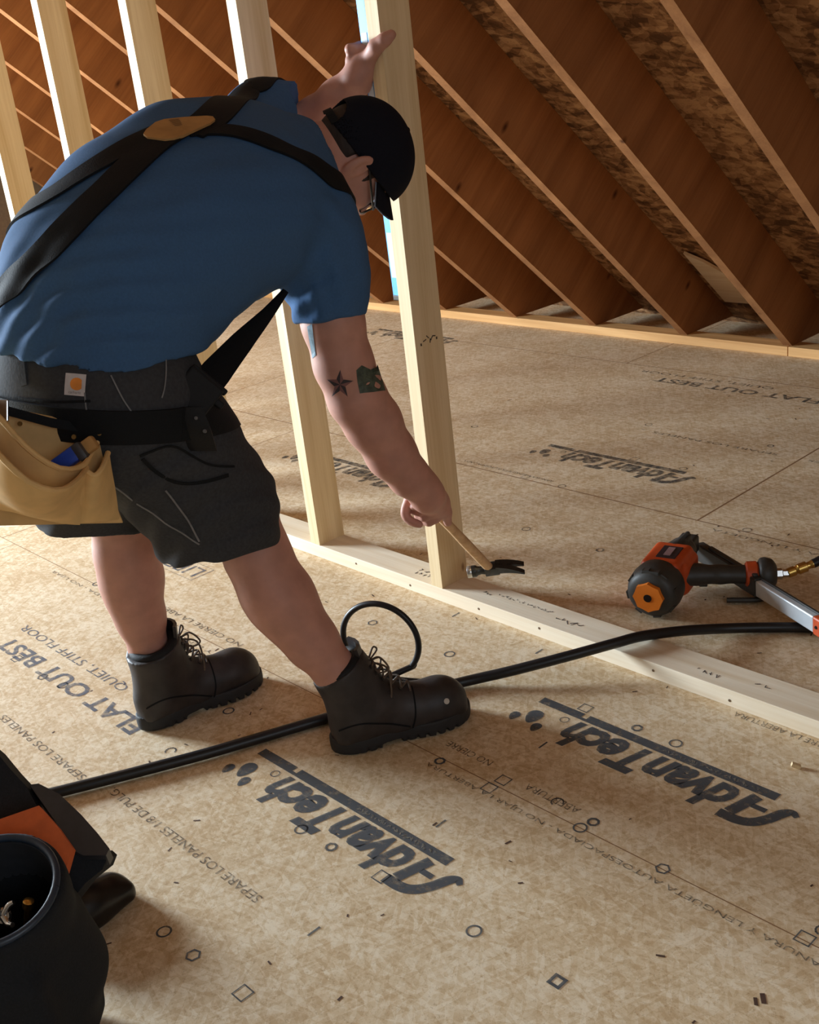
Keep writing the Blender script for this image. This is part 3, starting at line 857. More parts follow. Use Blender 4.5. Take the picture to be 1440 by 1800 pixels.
# left arm and hand on the stud and level
body.chain([L_SH, L_ELB], [.058, .050], .02)
body.chain([L_ELB, W(552, 203, 2.45), W(592, 170, 2.41), L_WR, W(640, 112, 2.37)], [.044, .036, .034, .031, .026], .02)
palm = W(640, 108, 2.366)
PM = np.stack([nrm(W(655, 70, 2.33) - W(634, 138, 2.385)), nrm(np.cross(nrm(W(655, 70, 2.33) - W(634, 138, 2.385)), CAMW)), CAMW], 1)
body.ell(palm, PM, (.042, .026, .022), .02)
body.chain([W(648, 104, 2.352), W(661, 82, 2.318), W(676, 70, 2.303), W(688, 61, 2.300)], [.019, .0150, .0128, .0105], .01)   # thumb over the near face
for i in range(4):                                       # fingers behind the level and the stud
    z = 1.285 - .021 * i
    kn = np.array([-.074 - .002 * i, -.022, z - .004])
    body.chain([palm + np.array([-.010, .0, .018 - .013 * i]), kn, np.array([-.088, .018, z]), np.array([-.084, .052, z]), np.array([-.060, .074, z - .004])], [.0125, .0115, .0105, .0098, .0085], .005)
body_me = body.mesh('body', 2)
body_o = link('body', body_me, M['skin'], person, True)
BODY = bvh_of(body_me); del body

# --- tattoos
def star(r, n=5, inner=.42, rot=0.0):
    return [((r if k % 2 == 0 else r * inner) * math.cos(rot + math.pi * k / n), (r if k % 2 == 0 else r * inner) * math.sin(rot + math.pi * k / n)) for k in range(2 * n)]
c = W(598, 676, 2.15); u, v = RT, -DN
halves = []
P = star(.027, rot=1.5)
for k in range(0, 10, 2):
    halves.append([(0, 0), P[k], P[(k + 1) % 10]])
arms = [[(.93 * x, .93 * y) for x, y in ((0, 0), P[k - 1], P[k])] for k in range(0, 10, 2)]
bm = bmesh.new(); decal(bm, BODY, halves, c, u, v); obj('tattoo', bm, plain('tattoo ink', lin(52, 44, 50), .6), body_o)
bm = bmesh.new(); decal(bm, BODY, arms, c, u, v, .0006); obj('tattoo', bm, plain('faded tattoo ink', lin(124, 84, 82), .6), body_o)
c2 = W(640, 668, 2.16)
bm = bmesh.new()
decal(bm, BODY, [[(-.014, .016), (-.004, .026), (.012, .020), (.026, .030), (.040, -.016), (.018, -.022), (-.008, -.026), (-.012, -.006)]], c2, u, v)
obj('tattoo', bm, plain('green tattoo ink', lin(66, 74, 62), .6, var=.5, scale=90), body_o)
bm = bmesh.new()
decal(bm, BODY, [[(-.006, .02), (.004, .024), (.008, -.03), (.0, -.034)]], W(549, 598, 2.15), u, v)
obj('tattoo', bm, plain('blue tattoo ink', lin(110, 136, 150), .6, var=.3, scale=120), body_o)

# --- T-shirt
shirt = Field((-0.34, -1.06, 0.70), (0.40, 0.02, 1.34), 0.0048)
SC = [W(160, 720, 1.885), W(168, 600, 1.89), W(205, 490, 1.92), W(285, 405, 1.985), W(380, 340, 2.06), W(460, 308, 2.135), W(525, 282, 2.185)]
SL_ = [LAT_HIP, LAT_HIP, nrm(.75 * LAT_HIP + .25 * LAT_SH), nrm(.45 * LAT_HIP + .55 * LAT_SH), nrm(.15 * LAT_HIP + .85 * LAT_SH), LAT_SH, LAT_SH]
shirt.loft(SC, SL_, [.165, .172, .192, .205, .205, .175, .085], [.130, .135, .150, .150, .132, .105, .075], .05, p=2.3)
shirt.chain([W(505, 350, 2.10), W(560, 425, 2.12), W(577, 500, 2.14), W(582, 620, 2.165)], [.085, .076, .068, .066], .05)   # right sleeve
shirt.chain([W(440, 240, 2.28), W(462, 212, 2.33), W(560, 190, 2.43)], [.085, .070, .060], .05)                         # left sleeve
# openings
shirt.plane(W(578, 563, 2.14), nrm(W(582, 620, 2.165) - W(577, 500, 2.14)) + .10 * RT, within=(W(585, 610, 2.16), .13))
shirt.plane(W(516, 195, 2.39), nrm(.99 * RT + .1 * DN), within=(W(575, 195, 2.43), .15))
shirt.plane(W(172, 604, 1.89), nrm(-.04 * RT + 1.0 * DN + .40 * FW), within=(W(165, 760, 1.9), .26))
shirt.plane(hp(.0, -.045, -.085), nrm(.8 * HU + .45 * HF - .1 * HR), within=(hp(0, 0, -.03), .13))
def folds(P):
    d = np.zeros(len(P))
    def drape(c, a, lam, R, amp, ph=0):
        q = P - np.asarray(c); w = np.exp(-(q ** 2).sum(1) / R ** 2)
        return .75 * amp * w * np.sin(q @ np.asarray(nrm(a)) * 2 * math.pi / lam + ph + 1.6 * np.sin(q @ nrm(np.cross(a, (.3, .2, .9))) * 14))
    d += drape(W(480, 520, 2.06), nrm(.5 * RT + .85 * DN), .040, .15, .0045)          # from the armpit
    d += drape(W(560, 480, 2.07), nrm(.9 * RT - .3 * DN), .050, .10, .0035)
    d += drape(W(330, 520, 1.95), nrm(.45 * RT + .9 * DN), .055, .16, .0050, 1.0)
    d += drape(W(190, 590, 1.77), nrm(.25 * RT + .95 * DN), .042, .15, .0050, .5)     # gathered over the waist
    d += drape(W(40, 560, 1.76), nrm(.8 * RT + .6 * DN), .05, .12, .0050)
    d += drape(W(420, 430, 1.98), nrm(.7 * RT + .7 * DN), .09, .25, .0030, .7)
    d += drape(W(560, 330, 2.07), nrm(.6 * RT - .8 * DN), .045, .09, .0030, .3)
    return d
shirt.warp(folds)
shirt_me = shirt.mesh('shirt', 2); del shirt
shirt_o = link('shirt', shirt_me, M['shirt'], person, True)
SHIRT = bvh_of(shirt_me)

# --- shorts
sh = Field((-0.24, -1.10, 0.34), (0.46, -0.38, 0.98), 0.0048)
PC = [W(165, 560, 1.89), W(165, 640, 1.885), W(172, 700, 1.89), W(185, 760, 1.92)]
sh.loft(PC, [LAT_HIP] * 4, [.142, .145, .150, .142], [.112, .116, .120, .108], .05, p=2.4)
sh.chain([W(240, 715, 1.885), W(300, 800, 1.98), W(370, 890, 2.06), W(394, 985, 2.115)], [.116, .118, .112, .107], .05)
sh.chain([W(120, 720, 1.96), W(140, 820, 2.06), W(160, 900, 2.14), W(170, 975, 2.19)], [.120, .105, .088, .083], .05)
sh.plane(W(395, 972, 2.10), nrm(.16 * RT + .98 * DN + .1 * FW), within=(W(405, 1060, 2.13), .22))
sh.plane(W(162, 932, 2.16), nrm(-.05 * RT + .98 * DN + .1 * FW), within=(W(165, 1010, 2.2), .17))
sh.plane(W(165, 600, 1.89), nrm(-.05 * RT - 1.0 * DN), within=(W(165, 520, 1.89), .24))
def folds2(P):
    d = np.zeros(len(P))
    def drape(c, a, lam, R, amp, ph=0):
        q = P - np.asarray(c); w = np.exp(-(q ** 2).sum(1) / R ** 2)
        return amp * w * np.sin(q @ np.asarray(nrm(a)) * 2 * math.pi / lam + ph + 1.5 * np.sin(q @ nrm(np.cross(a, (.2, .9, .3))) * 16))
    d += drape(W(280, 820, 1.87), nrm(.5 * RT + .85 * DN), .045, .12, .0045)
    d += drape(W(330, 930, 1.98), nrm(.6 * RT + .75 * DN), .05, .14, .0050, .6)
    d += drape(W(440, 870, 2.02), nrm(.35 * RT + .9 * DN), .05, .12, .0040, 1.2)
    d += drape(W(140, 900, 2.07), nrm(.2 * RT + .95 * DN), .045, .10, .0040)
    return d
sh.warp(folds2)
shorts_me = sh.mesh('shorts', 2); del sh
shorts_o = link('shorts', shorts_me, M['shorts'], person, True)
SHORTS = bvh_of(shorts_me)
M['stitch'] = plain('grey seam thread', lin(112, 112, 114), .9)
def seam(pix, w=.0022, lift=.0030, m='stitch', bvh=None, par=None, name='seam'):
    b = bvh or SHORTS; P = [hit(b, x, y) for x, y in pix]; P = [h[0] for h in P if h is not None]
    if len(P) < 2: return
    bm = bmesh.new(); ribbon(bm, b, P, w, lift, .001, 1, 5)
    return obj(name, bm, M[m], par or shorts_o)
seam([(150, 690), (155, 730), (165, 760)]); seam([(195, 660), (215, 700), (232, 725)])
seam([(290, 630), (288, 680), (283, 700)]); seam([(195, 850), (250, 890), (300, 925), (350, 955)], .003)
seam([(290, 860), (325, 905), (350, 950)], .003); seam([(250, 805), (275, 830), (330, 850), (400, 835)], .006, m='webbing')
seam([(245, 800), (300, 780), (360, 815), (410, 820)], .004, m='webbing')
seam([(30, 700), (90, 706), (150, 705), (160, 705)], .004, m='webbing')
P = [hit(SHORTS, x, y)[0] for x, y in ((40, 622), (46, 678))]
bm = bmesh.new(); ribbon(bm, SHORTS, P, .014, .003, .003, 2, 4); obj('belt_loop', bm, M['shorts'], shorts_o)
# white woven label with an orange mark on the back waist
h = hit(SHORTS, 133, 676)
du, dv = nrm(RT + .10 * DN), nrm(-DN + .10 * RT)
bm = bmesh.new(); decal(bm, SHORTS, [[(-.0165, -.0165), (.0165, -.0165), (.0165, .0165), (-.0165, .0165)]], h[0], du, dv, .0025)
lab = obj('label_patch', bm, plain('white woven label', lin(196, 190, 190), .8), shorts_o)
bm = bmesh.new()
C = [(.003 + .0105 * math.cos(a), .001 + .0095 * math.sin(a)) for a in np.linspace(.75, 5.6, 14)] + [(.003 + .0035 * math.cos(a), .001 + .003 * math.sin(a)) for a in np.linspace(5.4, .9, 10)]
decal(bm, SHORTS, [C], h[0], du, dv, .0034)
b2 = text_bm('carhartt', .01)
for vv in b2.verts: pass
obj('label_mark', bm, plain('orange thread', lin(226, 140, 58), .8), lab)
bm = bmesh.new(); mp = {}
nn = nrm(np.cross(du, dv))
for vv in b2.verts:
    p = h[0] + du * (vv.co.x * .62) + dv * (vv.co.y * .62 - .0142)
    r_ = SHORTS.ray_cast(Vector(p + nn * .08), Vector(-nn), .2)
    mp[vv] = bm.verts.new(np.array(r_[0]) + nn * .0036 if r_[0] is not None else p)
for f in b2.faces:
    try: bm.faces.new([mp[x] for x in f.verts])
    except ValueError: pass
b2.free(); obj('label_lettering', bm, plain('grey thread', lin(120, 112, 110), .8), lab)

# --- cap, hair, glasses
capf = Field(HEAD - .17, HEAD + .17, .0034)
capf.ell(hp(0, -.012, .026), HM, (.079, .104, .100), .0)
capf.ell(hp(0, .02, .030), HM, (.075, .090, .089), .02)
capf.plane(hp(0, .10, .044), nrm(-HU * 1.0 + .30 * HF))
capf.ell(hp(0, -.012, .018), HM, (.074, .098, .095), .0, 'cut')
capf.ell(hp(0, -.125, .0), HM, (.038, .05, .026), .004, 'cut')
cap_o = link('cap', capf.mesh('cap', 2), M['cap'], person, True)
rows = []
for i in range(9):
    a = (i / 8 - .5) * 2.3
    rr = []
    for k in range(7):
        t = k / 6; R0 = .088 + t * .062 * math.cos(a * .62)
        rr.append(hp(math.sin(a) * (.078 + .004 * t), .002 + math.cos(a) * .088 + t * .064 * max(0, math.cos(a * .66)), .046 - .012 * t - .016 * t * (1 - math.cos(a)) - .026 * math.sin(a) ** 2))
    rows.append(rr)
bm = bmesh.new(); sheet(bm, rows, .004); obj('brim', bm, M['cap'], cap_o, True)
bm = bmesh.new(); sheet(bm, [[p - HU * .0032 - HF * .002 for p in r] for r in rows], .0012); tag(obj('brim_lining', bm, plain('grey brim lining', lin(128, 136, 150), .8), cap_o, True), 'pale grey brim underside')
bm = bmesh.new(); P = [hp(.080 * math.sin(a), -.012 - .105 * math.cos(a), -.012 + .012 * (1 - math.cos(a))) for a in np.linspace(-.55, .55, 9)]
sheet(bm, [[p - HU * .008 for p in P], [p + HU * .008 for p in P]], .003); obj('back_strap', bm, M['webbing'], cap_o)
bm = bmesh.new(); lathe(bm, [(.007, 0), (.006, .003), (.003, .005)], hp(0, -.012, .131), HU, 14); obj('cap_button', bm, M['cap'], cap_o, True)
hf = Field(HEAD - .16, HEAD + .16, .0032)
hf.ell(hp(0, -.018, .016), HM, (.0725, .0895, .088), .0)
for s in (-1, 1): hf.rbox(hp(s * .0625, .018, .004), HM, (.006, .008, .022), .004, .006)
hf.plane(hp(0, .03, .026), nrm(HF), within=(hp(0, .09, .04), .12))
hf.plane(hp(0, -.06, -.058), nrm(-HU * 1 + .25 * HF), within=(hp(0, -.08, -.15), .14))
for s in (-1, 1): hf.ell(hp(s * .08, -.008, -.004), HM, (.03, .026, .034), .004, 'cut')
link('hair', hf.mesh('hair', 1), M['hair'], person, True)
gl = empty('glasses', tuple(hp(0, .1, .008)))
gl.parent = person; gl.matrix_parent_inverse = Matrix.Translation(person.location).inverted()
def sub(name, bm, m, smooth=True):
    o = obj(name, bm, m, None, smooth); o.parent = gl; o.matrix_parent_inverse = Matrix.Translation(gl.location).inverted(); return o
M['glass'] = new_mat('clear lens')[0]
gb = M['glass'].node_tree.nodes['Principled BSDF']; gb.inputs['Transmission Weight'].default_value = 1; gb.inputs['Roughness'].default_value = .02; gb.inputs['IOR'].default_value = 1.05
M['frame'] = plain('black plastic', lin(18, 18, 20), .35)
for s in (-1, 1):
    loop = [hp(s * (.033 + .027 * math.copysign(abs(math.cos(a)) ** .8, math.cos(a))), .101 - .01 * abs(math.cos(a) * s + s * s * 0) * (1 if math.cos(a) > 0 else 0), -.010 + .019 * math.copysign(abs(math.sin(a)) ** .8, math.sin(a))) for a in np.linspace(0, 2 * math.pi, 25)]
    bm = bmesh.new(); tube(bm, loop, .0022, 8, False); sub('rim', bm, M['frame'])
    bm = bmesh.new(); ctr = bm.verts.new(hp(s * .033, .100, -.010)); vs = [bm.verts.new(p) for p in loop[:-1]]
    for k in range(len(vs)): bm.faces.new((ctr, vs[k], vs[(k + 1) % len(vs)]))
    sub('lens', bm, M['glass'])
    bm = bmesh.new(); tube(bm, smooth_path([hp(s * .060, .094, -.004), hp(s * .078, .07, -.001), hp(s * .082, .02, .012), hp(s * .080, -.010, .020)], 5), .0024, 8); sub('temple', bm, M['frame'])
bm = bmesh.new(); tube(bm, smooth_path([hp(-.007, .100, -.006), hp(0, .106, -.003), hp(.007, .100, -.006)], 4), .0022, 8); sub('bridge', bm, M['frame'])

# --- work boots
def boot(ank, toe_dir, side, L, name_label, tilt=0.0):
    """boot: ank = ankle point, toe_dir on the floor; drawn from heel to toe"""
    e = np.array([toe_dir[0], toe_dir[1], 0.0]); e = nrm(e); up = np.array([0, 0, 1.0]); sd = np.cross(e, up)      # sd = wearer's right
    heel = np.array([ank[0], ank[1], 0]) - e * .046
    B = lambda a, s, z: heel + e * a * .92 + sd * s * .92 + up * z
    Fm = np.stack([e, sd, up], 1)
    f = Field(heel - .12 + np.minimum(0, e * .34) , heel + np.array([.12, .12, .27]) + np.maximum(0, e * .34), .0034)
    f.ell(B(.055, 0, .060), Fm, (.054, .036, .052), .02)
    f.ell(B(.120, 0, .060), Fm, (.085, .041, .055), .03)
    f.ell(B(.215, -.004 * side, .048), Fm, (.082, .050, .047), .03)
    f.ell(B(.248, -.004 * side, .050), Fm, (.044, .045, .044), .02)
    f.rbox(B(.15, 0, .028), Fm, (.135, .036, .022), .018, .02)
    top = np.array(ank) + up * .075
    leg = nrm(np.array(tilt))
    c0 = B(.060, 0, .075)
    shaft_top = c0 + leg * .105
    f.chain([c0, c0 + leg * .05, shaft_top, shaft_top + leg * .04], [.045, .044, .049, .051], .03)
    f.cone(B(.105, 0, .095), c0 + leg * .075 + e * .022, .036, .040, .03)
    f.plane(shaft_top, nrm(leg - .22 * e), within=(shaft_top + leg * .06, .10))
    f.plane(B(0, 0, .024), -up)
    f.chain([c0 + leg * .02, shaft_top, shaft_top + leg * .08], [.030, .045, .048], .0) if False else None
    f.cone(c0 + leg * .03, shaft_top + leg * .05, .032, .042, .004, 'cut')
    upper = link('boot', f.mesh('boot', 2), M['boot'], person, True)
    f = Field(heel - .12 + np.minimum(0, e * .34), heel + np.array([.12, .12, .10]) + np.maximum(0, e * .34), .003)
    f.ell(B(.055, 0, .02), Fm, (.059, .041, .08), .01)
    f.ell(B(.130, 0, .02), Fm, (.09, .040, .08), .03)
    f.ell(B(.222, -.004 * side, .02), Fm, (.084, .055, .08), .02)
    f.plane(B(0, 0, .034), up); f.plane(B(0, 0, .002), -up)
    f.rbox(B(.118, 0, .0), Fm, (.022, .09, .010), .003, .0, 'cut')
    for k in range(-1, 14):
        f.rbox(B(.02 + .022 * k, .055, .006), Fm, (.003, .012, .006), .001, 0, 'cut'); f.rbox(B(.02 + .022 * k, -.055, .006), Fm, (.003, .012, .006), .001, 0, 'cut')
    link('sole', f.mesh('sole', 1), M['sole'], upper, True)
    bv = bvh_of(upper.data)
    # padded collar
    X = nrm(np.cross(leg, sd)); nrm_top = nrm(leg - .22 * e)
    P = []
    for a in np.linspace(0, 2 * math.pi, 33):
        d = math.cos(a) * e + math.sin(a) * sd
        q = shaft_top + d * .0435; q = q - nrm_top * ((q - shaft_top) @ nrm_top); P.append(q + e * .004)
    bm = bmesh.new(); tube(bm, P, .0105, 10, False); obj('collar', bm, M['blackfab'], upper, True)
    P2 = [q - leg * .028 + (q - shaft_top) * .06 for q in P]
    bm = bmesh.new(); tube(bm, P2, .009, 10, False); obj('collar', bm, M['blackfab'], upper, True)
    # tongue
    rows = []
    for i in range(6):
        t = i / 5
        base = c0 + leg * (.03 + .115 * t) + e * (.050 + .006 * t)
        rows.append([base + sd * s * .030 - e * (s * s) * .012 for s in (-1, -.5, 0, .5, 1)])
    bm = bmesh.new(); sheet(bm, rows, .007); obj('tongue', bm, M['boot'], upper, True)
    # seams
    for pts in ([B(.0, .04, .06), B(.05, .05, .075), B(.10, .05, .06), B(.16, .05, .035)], [B(.165, .05, .03), B(.175, .05, .06), B(.18, .02, .09), B(.18, -.02, .09)]):
        bm = bmesh.new(); ribbon(bm, bv, pts, .003, .0012, .001, 1, 6); obj('seam', bm, M['webbing'], upper)
    # laces
    rung = []
    for i in range(6):
        t = i / 5
        mid = B(.175, 0, .098) * (1 - t) + (c0 + leg * .098 + e * .052) * t
        w = .020 + .004 * t
        rung.append((mid + sd * w, mid - sd * w))
    bm = bmesh.new()
    for i in range(5):
        for a, b in ((rung[i][0], rung[i + 1][1]), (rung[i][1], rung[i + 1][0])):
            m_ = (a + b) / 2 + .006 * (e + up)
            pa, na = onto(bv, a, .003); pb, nb = onto(bv, b, .003)
            tube(bm, smooth_path([pa, m_ + .004 * e, pb], 4), .0022, 6)
    k0 = rung[-1][0] * .5 + rung[-1][1] * .5 + .008 * e
    for s in (-1, 1):
        tube(bm, smooth_path([k0, k0 + sd * s * .022 + e * .018 + up * .016, k0 + sd * s * .042 + e * .030 - up * .002, k0 + sd * s * .030 + e * .012 - up * .012, k0], 6), .0020, 6)
        tube(bm, smooth_path([k0, k0 + sd * s * .022 + e * .03 - up * .01, k0 + sd * s * .040 + e * .030 - up * .045, k0 + sd * s * .044 + e * .026 - up * .070], 6), .0020, 6)
    obj('laces', bm, M['lace'], upper, True)
    if 'hook' not in M: M['hook'] = plain('dull hooks', lin(70, 66, 62), .4, .7)
    for a, b in rung[1:]:
        for q in (a, b):
            bm = bmesh.new(); p, n_ = onto(bv, q, .0005); lathe(bm, [(.0042, 0), (.0042, .002), (.002, .003)], p, n_, 10); obj('lace_hook', bm, M['hook'], upper)
    return upper, B
rb, RB = boot(R_ANK, (.43, .90), 1, .3, 'r', tilt=R_KNEE - R_ANK + np.array([.02, -.02, .22]))
lb, LB = boot(L_ANK, (.13, .99), -1, .3, 'l', tilt=L_KNEE - L_ANK)
bm = bmesh.new(); p_, n_ = onto(bvh_of(rb.data), W(797, 1234, 2.2), .001); lathe(bm, [(.006, 0), (.004, .0015)], p_, n_, 12)
obj('scuff_mark', bm, plain('pale scuff', lin(200, 196, 190), .8), rb)

# ---------------------------------------------------------------- tool belt with braces
belt = empty('tool_belt', tuple(W(172, 735, 1.9)))
tag(belt, 'black padded tool belt with crossed braces and tan leather pouch on bending worker', 'tool belt')
# belt: a band right round the hips
bc = W(180, 722, 1.895); bn = nrm(W(172, 640, 1.885) - W(185, 790, 1.92) + .10 * RT * .1)
bx = nrm(LAT_HIP - bn * (LAT_HIP @ bn)); by = np.cross(bn, bx)
rows = []
for k in range(49):
    a = 2 * math.pi * k / 48
    d = math.cos(a) * bx + math.sin(a) * by
    row = []
    for s in (-1, -.5, 0, .5, 1):
        o_ = bc + bn * s * .027
        r_ = SHORTS.ray_cast(Vector(o_ + d * .5), Vector(-d), .6)
        q = np.array(r_[0]) if r_[0] is not None else o_ + d * .16
        row.append(q + d * .007)
    rows.append(row)
G = np.array(rows[:-1])
for _ in range(3): G = (np.roll(G, 1, 0) + 2 * G + np.roll(G, -1, 0)) / 4
G = np.concatenate([G, G[:1]])
bm = bmesh.new(); sheet(bm, G, .006); band = obj('belt', bm, M['webbing'], belt, True)
BAND = bvh_of(band.data)
def S(x, y):
    h = hit(SHIRT, x, y); return h[0] if h is not None else W(x, y, 1.95)
def strap(pix, w, th=.004, lift=.004, extra=None):
    P = [S(*q) for q in pix] + [W(*q) for q in (extra or [])]
    bm = bmesh.new(); ribbon(bm, SHIRT, P, w, lift, th, 6, 8); return obj('brace_strap', bm, M['webbing'], belt, True)
# from the patch over the left shoulder, over the right shoulder, and down to both hips
strap([(330, 238), (385, 196), (430, 165), (452, 150)], .060, extra=[(480, 150, 2.40), (500, 190, 2.44), (490, 260, 2.42)])
strap([(330, 235), (400, 232), (480, 255), (545, 285), (582, 312)], .040, extra=[(606, 345, 2.13), (616, 385, 2.19), (600, 430, 2.25), (560, 470, 2.26)])
strap([(310, 222), (235, 255), (150, 305), (70, 355), (5, 398)], .050)
strap([(320, 228), (250, 278), (180, 345), (110, 420), (50, 480), (4, 520)], .058, lift=.006)
# leather yoke
h = hit(SHIRT, 318, 228); uu, vv = RT, -DN; kk = np.linalg.norm(h[0] - CAM_T) / CAM_F
yoke = [((x - 318) * kk, (228 - y) * 1.22 * kk - .008) for x, y in ((266, 244), (268, 234), (278, 219), (290, 213), (354, 202), (364, 202), (369, 208), (364, 217), (330, 248), (318, 254), (304, 256), (274, 250))]
bm = bmesh.new(); decal(bm, SHIRT, [yoke], h[0], uu, vv, .009)
yo = obj('leather_patch', bm, M['leather_dark'], belt)
md = yo.modifiers.new('thick', 'SOLIDIFY'); md.thickness = .004; md.offset = 0
bm = bmesh.new()
for k in range(5):
    y0 = .007 - .0035 * k
    decal(bm, SHIRT, [[(-.020 + .003 * k, y0), (-.004 + .002 * k, y0 + .004), (-.004 + .002 * k, y0 + .0025), (-.020 + .003 * k, y0 - .0015)]], h[0], uu, vv, .0120)
obj('stamped_lettering', bm, plain('burnt stamp', lin(110, 78, 44), .8), yo)
# front brace hanging from the chest to the right hip
P = [W(502, 512, 2.05), W(470, 552, 2.0), W(425, 602, 1.95), W(380, 655, 1.88), W(340, 705, 1.83)]
Wd = [.010, .022, .040, .052, .054]
Q = smooth_path(P, 6); rows = []
for i, q in enumerate(Q):
    t = i / (len(Q) - 1); w = np.interp(t * 4, range(5), Wd)
    tt = nrm(Q[min(i + 1, len(Q) - 1)] - Q[max(i - 1, 0)]); sd = nrm(np.cross(tt, nrm(CAM_T - q)))
    sd = nrm(sd + .25 * FW)
    rows.append([q + sd * w * s + 0.004 * (1 - 4 * s * s) * (-FW) for s in (-.5, -.25, 0, .25, .5)])
bm = bmesh.new(); sheet(bm, rows, .004); obj('brace_strap', bm, M['webbing'], belt, True)
# keepers and slider at the right hip
bm = bmesh.new(); c = W(346, 690, 1.825); F_ = frame(nrm(-FW + .3 * RT), nrm(P[3] - P[4]))
box(bm, c, (.060, .066, .016), F_); obj('webbing_keeper', bm, M['blackfab'], belt, bevel=.004)
bm = bmesh.new(); box(bm, W(368, 668, 1.845), (.010, .070, .018), F_); obj('slider_buckle', bm, M['blackfab'], belt, bevel=.003)
bm = bmesh.new(); box(bm, W(372, 700, 1.84), (.012, .046, .018), F_); obj('slider_buckle', bm, M['blackfab'], belt, bevel=.003)
# hammer loop hanging under the belt
P = [W(330, 715, 1.80), W(345, 755, 1.81), W(356, 790, 1.845)]
rows = [[q + RT * s * .045 + FW * abs(s) * .01 for s in (-.5, -.2, .2, .5)] for q in smooth_path(P, 4)]
bm = bmesh.new(); sheet(bm, rows, .006); hl = obj('tool_holder', bm, M['blackfab'], belt, True)
M['rivet'] = plain('dull rivet', lin(110, 110, 112), .35, .8)
for q in (W(345, 735, 1.797), W(360, 758, 1.802)):
    bm = bmesh.new(); lathe(bm, [(.0035, 0), (.003, .002)], q, -FW, 10); obj('rivet', bm, M['rivet'], hl)
# --- tan pouch behind the left hip
def pp(x, y, d): return W(x, y, d)
rows = []
for t in np.linspace(0, 1, 9):
    L = np.array(pp(-75, 700 + 225 * t, 1.70 + .07 * t)); R_ = np.array(pp(190 + 26 * t ** 3, 752 + 166 * t, 1.758 + .09 * t))
    rows.append([L + (R_ - L) * s + FW * (.012 * (s * (1 - s)) * 4) for s in np.linspace(0, 1, 10)])
bm = bmesh.new(); sheet(bm, rows, .0045); pouch = obj('pouch', bm, M['leather'], belt, True)
def pocket(name, rim, bot, m, swell=.02):
    """a pocket swelling out between its rim and its bottom seam, each a run of (x, y, distance)"""
    Rm = smooth_path([W(*q) for q in rim], 5); Bt = smooth_path([W(*q) for q in bot], 5)
    n = 21
    def even(P):
        P = np.array(P); L = np.concatenate([[0], np.cumsum(np.linalg.norm(np.diff(P, axis=0), axis=1))]); u = np.linspace(0, L[-1], n)
        return np.stack([np.interp(u, L, P[:, i]) for i in range(3)], 1)
    Rm, Bt = even(Rm), even(Bt); rows = []
    for t in np.linspace(0, 1, 13):
        w = swell * math.sin(math.pi * t) * np.sin(np.pi * np.linspace(0, 1, n)) ** .7
        wob = .0030 * np.sin(7 * np.linspace(0, 1, n) * 2 + 5 * t) * math.sin(math.pi * t)
        rows.append(Rm + (Bt - Rm) * t - FW * (w + wob)[:, None] + DN * (w * .25)[:, None])
    bm = bmesh.new(); sheet(bm, rows, .0045); o = obj(name, bm, m, pouch, True)
    bm = bmesh.new(); tube(bm, rows[0], .0044, 8); obj('rolled_rim', bm, M['leather'], o, True)
    return o
pocket('pouch_pocket', [(-70, 690, 1.70), (-30, 705, 1.62), (0, 735, 1.600), (50, 790, 1.600), (100, 822, 1.625), (140, 822, 1.67), (160, 800, 1.725), (172, 775, 1.755)],
       [(-70, 890, 1.74), (0, 895, 1.75), (70, 906, 1.77), (140, 912, 1.80), (205, 910, 1.84)], M['leather'], .03)
pocket('pouch_pocket', [(-70, 760, 1.66), (-20, 780, 1.55), (10, 812, 1.52), (55, 850, 1.53), (105, 862, 1.57), (138, 842, 1.635), (152, 822, 1.70)],
       [(-70, 888, 1.735), (0, 893, 1.74), (60, 908, 1.745), (110, 918, 1.76), (140, 921, 1.775)], M['leather'], .035)
pocket('pouch_pocket', [(150, 826, 1.70), (166, 836, 1.70), (180, 822, 1.715), (190, 796, 1.755)],
       [(138, 918, 1.775), (165, 916, 1.79), (190, 914, 1.815), (208, 912, 1.84)], M['leather'], .012)
M['rivet_brass'] = plain('brass rivet', lin(150, 120, 70), .35, .8)
for x, y, d in ((35, 745, 1.722), (130, 768, 1.742), (175, 762, 1.752)):
    bm = bmesh.new(); lathe(bm, [(.004, 0), (.0035, .0018)], W(x, y, d - .006), -FW, 12); obj('rivet', bm, M['rivet_brass'], pouch)
bm = bmesh.new(); box(bm, W(6, 722, 1.70), (.016, .034, .006), frame(-FW, RT)); obj('belt_buckle', bm, M['chrome'], belt, bevel=.002)
bm = bmesh.new(); rows = [[W(x, y + dy, d) for x, y, d in ((-60, 690, 1.70), (20, 716, 1.715), (90, 735, 1.735), (150, 745, 1.752), (192, 750, 1.765))] for dy in (0, 16)]
sheet(bm, rows, .007); obj('belt_edge_binding', bm, M['webbing'], belt, True)
# blue utility tool in the pouch
kn = empty('utility_knife', tuple(W(122, 800, 1.722)))
tag(kn, 'blue handled tool standing in the tan leather pouch', 'hand tool')
F_ = frame(nrm(-.55 * RT - .8 * DN * -1 + .1 * FW), -FW)
ax = nrm(.80 * RT - .55 * DN - .10 * FW); F_ = frame(ax, -FW)
bm = bmesh.new(); box(bm, W(118, 808, 1.715), (.018, .026, .050), F_); obj('handle', bm, plain('blue plastic', lin(34, 70, 168), .4), kn, True, bevel=.006)
bm = bmesh.new(); box(bm, W(142, 794, 1.712), (.020, .030, .016), F_); obj('grip_cap', bm, plain('dark grey grip', lin(62, 60, 62), .5), kn, True, bevel=.005)
bm = bmesh.new(); box(bm, W(158, 782, 1.718), (.016, .022, .022), F_); obj('butt_end', bm, M['leather_dark'], kn, True, bevel=.004)

